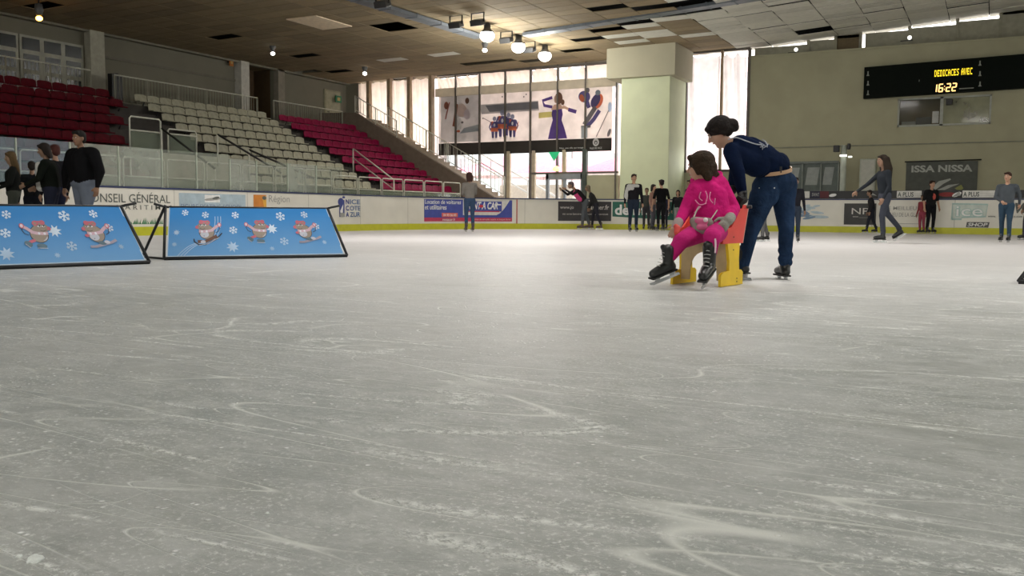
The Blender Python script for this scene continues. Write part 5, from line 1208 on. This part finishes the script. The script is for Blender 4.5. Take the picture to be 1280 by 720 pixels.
# ------------------------------------------------------------------ push seat (wooden skating aid)
SA = vd(899, 300, 6.98); SA.z = 0          # front lower corner of the near side panel
SB = vd(928, 300, 7.34); SB.z = 0
sdir = (SB-SA).normalized(); sn_ = Vector((sdir.y, -sdir.x, 0))
if sn_.dot(r0) < 0: sn_ = -sn_
WID = .40; FL = .42
seat_root = thing('skating_aid_seat', SA+sdir*FL/2-sn_*WID/2, 'yellow and red wooden push seat on the ice carrying the girl in pink', 'push seat')
yel = mat('yellow_painted_wood', (.78, .52, .008), .45, var=.08); redp = mat('red_painted_wood', (.70, .06, .045), .45, var=.08); ply = mat('plywood', (.50, .38, .20), .6, var=.12, vscale=12); edg = M((.62, .42, .36))
SP = lambda u, w, z: SA+sdir*u+sn_*w+zz*z
def side(w, nm):
    th = sn_*.022
    low = [(0, .004), (.42, .004), (.42, .10), (.385, .12), (.345, .12), (.335, .20), (.345, .33), (.11, .33), (.15, .20), (.15, .12), (.04, .11), (0, .09)]
    mb = MB(); mb.prism([SP(u, w, z) for u, z in low], th, yel); o = mb.build('side_panel', seat_root); o['label'] = 'yellow lower side with a wide foot'
    up = [(.02, .33), (.40, .33), (.50, .62), (.44, .63), (.42, .60), (.36, .60), (.18, .46), (.03, .42)]
    mb = MB(); mb.prism([SP(u, w, z) for u, z in up], th, redp); o = mb.build('side_panel', seat_root); o['label'] = 'red upper side with handle'
    mb = MB(); mb.prism([SP(u, w+.0225, z) for u, z in [(.401, .33), (.409, .33), (.509, .62), (.50, .62)]], sn_*-.023, edg); mb.build('edge_strip', seat_root)
    mb = MB()
    for u, z in ((.30, .055), (.30, .03), (.22, .28), (.22, .38)): mb.ell(SP(u, w+(.022 if w >= -.1 else .0), z), (.006, .006, .006), M((.12, .08, .04)), n=8, k=6); mb.build('screw', seat_root); mb = MB()
side(0, 'n'); side(-WID, 'f')
mb = MB(); mb.prism([SP(.02, -WID+.022, .36), SP(.40, -WID+.022, .36), SP(.40, 0, .36), SP(.02, 0, .36)], (0, 0, .018), ply); mb.build('seat', seat_root)
arch = [(-WID+.022, .36), (0, .36)]; n = 12
inner = [(-WID/2+.011+(WID/2-.085)*math.cos(math.pi*i/n), .04+.22*math.sin(math.pi*i/n)**.6) for i in range(n+1)]
mb = MB()
P_ = [(-.001, .36), (-.001, .04), (-.03, .04)]+[(w, z) for w, z in inner]+[(-WID+.052, .04), (-WID+.023, .04), (-WID+.023, .36)]
mb.prism([SP(.135, w, z) for w, z in P_], sdir*.016, ply); mb.build('front_board', seat_root)
mb = MB(); mb.prism([SP(.37, -WID+.022, .36), SP(.37, 0, .36), SP(.46, 0, .60), SP(.46, -WID+.022, .60)], sdir*.016, redp); mb.build('backrest', seat_root)
mb = MB(); mb.tube([SP(.47, -WID-.06, .615), SP(.47, .06, .615)], .014, M((.02, .02, .02)), n=10); mb.build('push_bar', seat_root)

# ------------------------------------------------------------------ girl in pink
gb = SA+sdir*.2-sn_*WID/2; gb.z = 0
girl = thing('person', gb, 'girl in a bright pink hooded tracksuit sitting on the push seat with head turned away', 'person')
pinkm = mat('pink_fleece', (.50, .012, .15), .9, spec=.1, var=.14, vscale=9, bump=.5, bscale=22); pinks = mat('pink_trousers', (.45, .014, .15), .8, spec=.15, var=.12, vscale=9, bump=.4, bscale=18)
D = lambda px, py, d: vd(px, py, d)
pr = []
def cap(a, r1, b, r2, t): pr.append(('cap', a, r1, b, r2, t))
hips = D(887, 283, 7.17)
pr.append(('ell', hips, (.145, .125, .11), None, 'pants'))
cap(D(878, 268, 7.13), .105, D(877, 246, 7.14), .098, 'top'); cap(D(895, 268, 7.13), .105, D(894, 246, 7.14), .10, 'top'); cap(D(886, 277, 7.12), .125, D(886, 262, 7.13), .12, 'top')
cap(D(870, 235, 7.12), .062, D(901, 232, 7.18), .066, 'top'); cap(D(886, 236, 7.14), .09, D(887, 228, 7.16), .06, 'top')
cap(D(903, 236, 7.16), .062, D(917, 261, 7.17), .052, 'top'); cap(D(917, 261, 7.17), .052, D(911, 275, 6.98), .040, 'top')
cap(D(868, 238, 7.10), .060, D(857, 262, 7.06), .050, 'top'); cap(D(857, 262, 7.06), .050, D(847, 281, 6.96), .036, 'top')
# hood bunched behind the neck, hem ruffle
cap(D(868, 226, 7.2), .035, D(884, 222, 7.27), .05, 'top'); cap(D(884, 222, 7.27), .05, D(902, 226, 7.22), .04, 'top'); cap(D(893, 221, 7.26), .05, D(899, 218, 7.25), .03, 'top')
cap(D(871, 285, 7.03), .045, D(902, 284, 7.05), .045, 'top')
# legs
cap(D(877, 289, 7.08), .088, D(852, 301, 6.86), .064, 'pants'); cap(D(852, 301, 6.86), .062, D(838, 321, 6.82), .043, 'pants')
cap(D(896, 290, 7.08), .086, D(890, 296, 6.76), .066, 'pants'); cap(D(890, 296, 6.76), .064, D(888, 319, 6.80), .044, 'pants')
cap(D(879, 224, 7.17), .045, D(876, 216, 7.18), .042, 'skin')
hp = MB(); gf = (-r0*.86+f0*.45-zz*.12).normalized(); P, Rm = head(pr, hp, D(875, 209, 7.18), gf, zz+r0*.05, .97)
hand(pr, D(846, 282, 6.95), D(841, 290, 6.9)-D(846, 282, 6.95), (-r0*.3-f0*.9), 'skin', .8, .5)
fused('body', pr, {'top': pinkm, 'pants': pinks, 'skin': mat('girl_skin', (.38, .22, .15), .5)}, girl, gb, .0085, 4)
q = hp.build('face_features', girl, loc=gb); q.location = (0, 0, 0)
hr = [('ell', P(0, -.022, .043), (.092, .105, .088), Rm, 'h'), ('ell', P(0, -.06, -.005), (.085, .068, .095), Rm, 'h'), ('cap', P(-.05, .058, .08), .026, P(.05, .058, .08), .026, 'h'), ('cap', P(.06, .02, .03), .032, P(.062, .0, -.05), .02, 'h'), ('cap', P(-.06, .02, .03), .032, P(-.062, .0, -.05), .02, 'h'),
      ('cap', P(0, -.09, -.01), .05, D(889, 216, 7.22), .05, 'h'), ('cap', D(889, 216, 7.22), .05, D(899, 222, 7.24), .022, 'h'), ('cap', D(886, 212, 7.15), .05, D(884, 222, 7.12), .025, 'h'), ('cap', P(.05, -.04, 0), .05, P(.05, -.07, -.09), .035, 'h'), ('cap', P(-.05, -.04, 0), .05, P(-.05, -.07, -.09), .035, 'h')]
fused('hair', hr, {'h': mat('brown_hair', (.028, .016, .008), .75, var=.4, vscale=25, bump=.4, bscale=60, spec=.2)}, girl, gb, .009, 2)
gl_ = []; hand(gl_, D(911, 274, 6.985), (-r0*.55-zz*.55-f0*.5), (r0*.2+zz*.5-f0*.9), 'g', 1.12, .75); gl_.append(('cap', D(913, 272, 7.0), .042, D(910, 276, 6.96), .040, 'g'))
o = fused('glove', gl_, {'g': mat('grey_knit', (.27, .26, .23), .9, bump=.4, bscale=150)}, girl, gb, .006, 2); o['label'] = 'grey knitted glove'
cf = []; cf.append(('cap', D(848, 278, 6.965), .040, D(845, 284, 6.94), .038, 'g')); o = fused('cuff', cf, {'g': mat('grey_knit2', (.33, .26, .25), .9)}, girl, gb, .008, 2)
cf = []; cf.append(('cap', D(847, 286, 6.89), .026, D(846, 291, 6.87), .022, 'g')); cf.append(('cap', D(845, 283, 6.9), .02, D(847, 286, 6.89), .026, 'g')); o = fused('mitten_patch', cf, {'g': M((.60, .06, .05))}, girl, gb, .006, 2); o['label'] = 'orange-red mitten edge'
mb = MB(); wp = M((.62, .22, .38))                       # white print and leg stripe, drawstring
def thin(pts, r_=.004): mb.tube(catmull([D(*p) for p in pts], 4), r_, wp, n=5)
thin([(876, 240, 7.022), (874, 247, 7.015), (878, 251, 7.012)]); thin([(882, 239, 7.02), (884, 246, 7.01), (882, 254, 7.005)]); thin([(888, 240, 7.025), (887, 248, 7.01), (891, 254, 7.01)]); thin([(869, 250, 7.02), (875, 256, 7.005), (883, 254, 7.0)]); thin([(876, 258, 6.995), (871, 263, 7.0), (868, 266, 7.01)], .005); thin([(894, 248, 7.03), (893, 256, 7.02)])
mb.build('shirt_print', girl)
mb = MB(); mb.tube(catmull([D(894, 298, 6.70), D(894.5, 306, 6.71), D(894, 316, 6.735)], 5), .008, M((.75, .55, .62)), n=6, flat=.5); o = mb.build('leg_stripe', girl); o['label'] = 'shiny pale stripe on one trouser leg'
a = D(838, 322, 6.82); skate(girl, gb, D(836, 328, 6.82), (-r0*.80-f0*.45-zz*.28), (-r0*.0+zz*1+r0*.25), 'black', .96)
skate(girl, gb, D(887, 327, 6.80), (-f0*.80-r0*.42-zz*.30), (zz-f0*.1), 'black', 1.1)
# waist pouch: hangs from the girl, thing of its own
pb_ = D(876, 281, 6.96)
po_ = thing('waist_pouch', pb_, 'grey and pink waist pouch with a white button on the lap of the girl', 'bag')
pq = [('cap', D(868, 277, 6.97), .038, D(885, 279, 6.96), .042, 'a'), ('cap', D(871, 286, 6.94), .035, D(886, 288, 6.95), .036, 'a'), ('cap', D(868, 277, 6.97), .036, D(871, 286, 6.94), .034, 'a')]
fused('bag_body', pq, {'a': mat('pouch_grey', (.22, .19, .17), .8)}, po_, pb_, .008, 3)
fr = [('cap', D(872, 276, 6.935), .024, D(881, 277, 6.925), .026, 'a'), ('cap', D(874, 284, 6.915), .024, D(881, 284, 6.915), .024, 'a')]
o = fused('front_pocket', fr, {'a': mat('pouch_pink', (.50, .10, .22), .8)}, po_, pb_, .007, 2); o['label'] = 'pink front pocket'
mb = MB(); mb.ell(D(882, 275, 6.89), (.018, .015, .018), twhite); mb.build('button', po_)
mb = MB(); mb.tube(catmull([D(867, 272, 6.96), D(871, 263, 6.99), D(874, 258, 7.01)], 5), .006, M((.40, .36, .33)), n=6); mb.tube(catmull([D(888, 275, 6.95), D(893, 268, 6.98), D(897, 262, 7.03)], 5), .005, M((.40, .36, .33)), n=6); mb.build('strap', po_)

# ------------------------------------------------------------------ woman pushing
wb_ = D(968, 345, 7.85); wb_.z = 0
wo = thing('person', wb_, 'woman in a navy sweatshirt and blue jeans bending over to push the seat', 'person')
pr = []
cap(D(926, 184, 7.72), .105, D(948, 197, 7.80), .130, 'top'); cap(D(924, 196, 7.66), .095, D(946, 205, 7.76), .115, 'top'); cap(D(948, 197, 7.80), .130, D(968, 208, 7.90), .125, 'top')
cap(D(914, 189, 7.62), .068, D(932, 181, 7.90), .060, 'top'); cap(D(938, 184, 7.78), .09, D(958, 194, 7.88), .09, 'top')
cap(D(958, 208, 7.84), .115, D(972, 205, 7.96), .105, 'top')
pr.append(('ell', D(968, 228, 7.92), (.165, .15, .13), None, 'pants')); cap(D(957, 234, 7.86), .118, D(958, 244, 7.84), .108, 'pants'); cap(D(980, 230, 7.96), .115, D(980, 242, 7.95), .105, 'pants')
cap(D(979, 244, 7.95), .104, D(983, 288, 7.84), .066, 'pants'); cap(D(983, 288, 7.84), .066, D(982, 302, 7.86), .064, 'pants'); cap(D(982, 302, 7.86), .064, D(982, 328, 7.88), .046, 'pants')
cap(D(953, 246, 7.84), .112, D(938, 290, 7.74), .070, 'pants'); cap(D(938, 290, 7.74), .068, D(929, 334, 7.76), .046, 'pants')
for i, (px, py) in enumerate([(981, 313), (983, 318), (981, 323), (982, 327)]): cap(D(px-3, py, 7.86), .040, D(px+3, py+1, 7.88), .040, 'pants')
cap(D(907, 178, 7.70), .052, D(917, 184, 7.72), .058, 'skin')
# arms
cap(D(914, 190, 7.62), .068, D(923, 216, 7.52), .056, 'top'); cap(D(923, 216, 7.52), .054, D(928, 243, 7.48), .040, 'top')
cap(D(928, 186, 7.88), .062, D(918, 216, 7.72), .046, 'top'); cap(D(918, 216, 7.72), .046, D(914, 239, 7.55), .034, 'top')
hp = MB(); wf = (-r0*.82+f0*.22-zz*.52).normalized(); P, Rm = head(pr, hp, D(899, 166, 7.70), wf, (zz*.8-r0*.35), 1.0)
fused('body', pr, {'top': mat('navy_sweatshirt', (.004, .009, .028), .95, spec=.06, var=.25, vscale=7, bump=.5, bscale=14), 'pants': mat('blue_denim', (.014, .030, .068), .95, spec=.08, var=.4, vscale=5, bump=.5, bscale=30), 'skin': mat('woman_skin', (.36, .21, .145), .5)}, wo, wb_, .0088, 4)
q = hp.build('face_features', wo, loc=wb_); q.location = (0, 0, 0)
hr = [('ell', P(0, -.022, .048), (.094, .110, .088), Rm, 'h'), ('ell', P(0, -.06, .01), (.085, .066, .08), Rm, 'h'), ('cap', P(-.05, .068, .075), .024, P(.05, .068, .075), .024, 'h'), ('cap', P(.068, .03, .04), .026, P(.066, -.03, -.02), .026, 'h'), ('cap', P(-.068, .03, .04), .026, P(-.066, -.03, -.02), .026, 'h'),
      ('ell', D(914, 156, 7.68), (.062, .055, .055), None, 'h'), ('ell', D(918, 159, 7.70), (.04, .04, .04), None, 'h'), ('ell', D(912, 161, 7.66), (.045, .04, .04), None, 'h')]
fused('hair', hr, {'h': mat('dark_hair', (.009, .006, .005), .75, var=.4, vscale=30, bump=.4, bscale=60, spec=.2)}, wo, wb_, .009, 2)
bm_ = mat('tan_belt', (.42, .26, .15), .5)
ax = (D(944, 217, 7.8)-D(988, 208, 7.98)); bc = D(966, 213.5, 7.885)
U1 = (D(988, 208.5, 7.95)-bc).normalized()*.152; nrm = (zz*.97+r0*.2-f0*.05); V1 = nrm.cross(U1).normalized()*.146
def ring(w, th, m, a0=0, a1=360):
    mb = MB(); n = 40; vs = []; up = U1.cross(V1).normalized(); up = up if up.z > 0 else -up
    for i in range(n+1):
        a = R(a0+(a1-a0)*i/n); c = bc+U1*math.cos(a)+V1*math.sin(a); o_ = (c-bc).normalized()*th
        vs += [c-up*w/2, c+o_-up*w/2, c+o_+up*w/2, c+up*w/2]
    fs = [(i*4+j, i*4+(j+1) % 4, (i+1)*4+(j+1) % 4, (i+1)*4+j) for i in range(n) for j in range(4)]
    mb.add(vs, fs, m, False); return mb
o = ring(.030, .008, bm_).build('belt', wo); o['label'] = 'tan belt'; lp_ = MB()
for px, py in ((976, 212),):
    c = D(px, py, 7.74); lp_.box(c-Vector((.008, .008, .026)), c+Vector((.008, .008, .026)), M((.01, .01, .012)))
lp_.build('belt_loop', wo)
mb = MB(); s1 = M((.62, .62, .6)); mb.ell(D(968, 235, 7.735), (.006, .006, .006), s1, n=8, k=6); mb.ell(D(989, 231, 7.84), (.006, .006, .006), s1, n=8, k=6); mb.ell(D(949, 235, 7.735), (.004, .004, .004), s1, n=8, k=6); mb.build('pocket_rivet', wo)
mb = MB(); pw_ = M((.30, .32, .36))
def wl(pts, r_=.004): mb.tube(catmull([D(*p) for p in pts], 4), r_, pw_, n=5)
wl([(910, 174.5, 7.59), (920, 172, 7.57), (932, 176, 7.60), (944, 180, 7.62), (952, 181, 7.65)], .005)
for a_, b_ in (((949, 178), (957, 183)), ((953, 174), (958, 180)), ((956, 176), (959, 184)), ((950, 184), (955, 181)), ((954, 185), (960, 180)), ((951, 180), (953, 187))): wl([(a_[0], a_[1], 7.66), ((a_[0]+b_[0])/2+1, (a_[1]+b_[1])/2, 7.655), (b_[0], b_[1], 7.67)], .0045)
o = mb.build('back_print', wo); o['label'] = 'pale wing-like print with a trailing line'
gm_ = {'g': mat('black_glove', (.008, .008, .009), .7)}
for (a_, b_) in ((D(928, 242, 7.48), SP(.47, .0, .63)), (D(914, 238, 7.55), SP(.47, -WID+.06, .63))):
    g_ = []; dr_ = (b_-a_).normalized(); g_.append(('cap', a_-dr_*.01, .040, a_+dr_*.04, .036, 'g')); hand(g_, a_+dr_*.01, dr_, sdir*1+zz*.4, 'g', 1.15, .9)
    o = fused('glove', g_, gm_, wo, wb_, .006, 2); o['label'] = 'black glove'
skate(wo, wb_, D(981.5, 334, 7.88), (f0*.98-r0*.08), zz, 'black', 1.02)
an_ = D(929, 336, 7.76); skate(wo, wb_, Vector((an_.x, an_.y, .135)), (f0*.75-r0*.5), zz, 'black', 1.02)

# ------------------------------------------------------------------ light
wd = bpy.data.worlds.new('overcast'); scene.world = wd; wd.use_nodes = True
nt = wd.node_tree; bg = nt.nodes['Background']; tc = nt.nodes.new('ShaderNodeTexCoord'); sp = nt.nodes.new('ShaderNodeSeparateXYZ'); nt.links.new(tc.outputs['Generated'], sp.inputs[0])
rp = nt.nodes.new('ShaderNodeValToRGB'); rp.color_ramp.elements[0].color = (.80, .76, .74, 1); rp.color_ramp.elements[1].color = (1, .98, .98, 1); rp.color_ramp.elements[0].position = .4; rp.color_ramp.elements[1].position = .7
mr = nt.nodes.new('ShaderNodeMapRange'); mr.inputs['From Min'].default_value = -1; nt.links.new(sp.outputs['Z'], mr.inputs['Value']); nt.links.new(mr.outputs[0], rp.inputs[0]); nt.links.new(rp.outputs[0], bg.inputs['Color']); bg.inputs['Strength'].default_value = 5.2
def area(name, loc, size, energy, col=(1, 1, 1), rot=(0, 0, 0), portal=False):
    l = bpy.data.lights.new(name, 'AREA'); l.shape = 'RECTANGLE'; l.size, l.size_y = size; l.energy = energy; l.color = col
    if portal: l.cycles.is_portal = True
    o = bpy.data.objects.new(name, l); COL.objects.link(o); o.location = loc; o.rotation_euler = rot; return o
area('window_portal', (-19.8, WY+.3, 3.6), (13.2, 5.6), 1, rot=(R(-90), 0, 0), portal=True)
area('narrow_window_portal', (-9.5, WY+.3, 4.5), (2.4, 4.6), 1, rot=(R(-90), 0, 0), portal=True)
area('clerestory_portal', (2.8, WY+.6, 7.3), (22, 2.0), 1, rot=(R(-90), 0, 0), portal=True)
# unseen fill lights added under the ceiling over the near half of the rink (behind the top of the frame)
LC = (1, .96, .93)
for i, (x, y, e) in enumerate([(-9, -4, 90), (-3, -4, 100), (4, -2, 130), (-8, 8, 150), (-1, 8, 200), (5, 10, 260), (7, 20, 380), (-11.5, 16, 330), (-4.5, 18.5, 330)]):
    area('hall_fill', (x, y, 6.25), (1.6, 1.6), e, LC)
area('rear_fill', (-6, -30, 5.2), (30, 4.5), 3500, (1, .97, .90), rot=(R(84), 0, 0))  # added fill from behind the viewpoint, brightens the far walls
area('side_daylight', (11.7, 10, 5.0), (26, 3.5), 1100, (.94, 1, .97), rot=(0, R(78), 0))

# ------------------------------------------------------------------ camera
cam = bpy.data.cameras.new('camera'); co = bpy.data.objects.new('camera', cam); COL.objects.link(co)
cam.sensor_fit = 'HORIZONTAL'; cam.sensor_width = 36; cam.lens = 36*F/1280; cam.clip_end = 500; cam.clip_start = .05
co.matrix_world = Matrix.Translation(EYE) @ Matrix((RR, UU, -FW)).transposed().to_4x4()
scene.camera = co
scene.view_settings.view_transform = 'Standard'; scene.view_settings.look = 'None'; scene.view_settings.exposure = 0
scene.cycles.max_bounces = 8; scene.cycles.transparent_max_bounces = 16
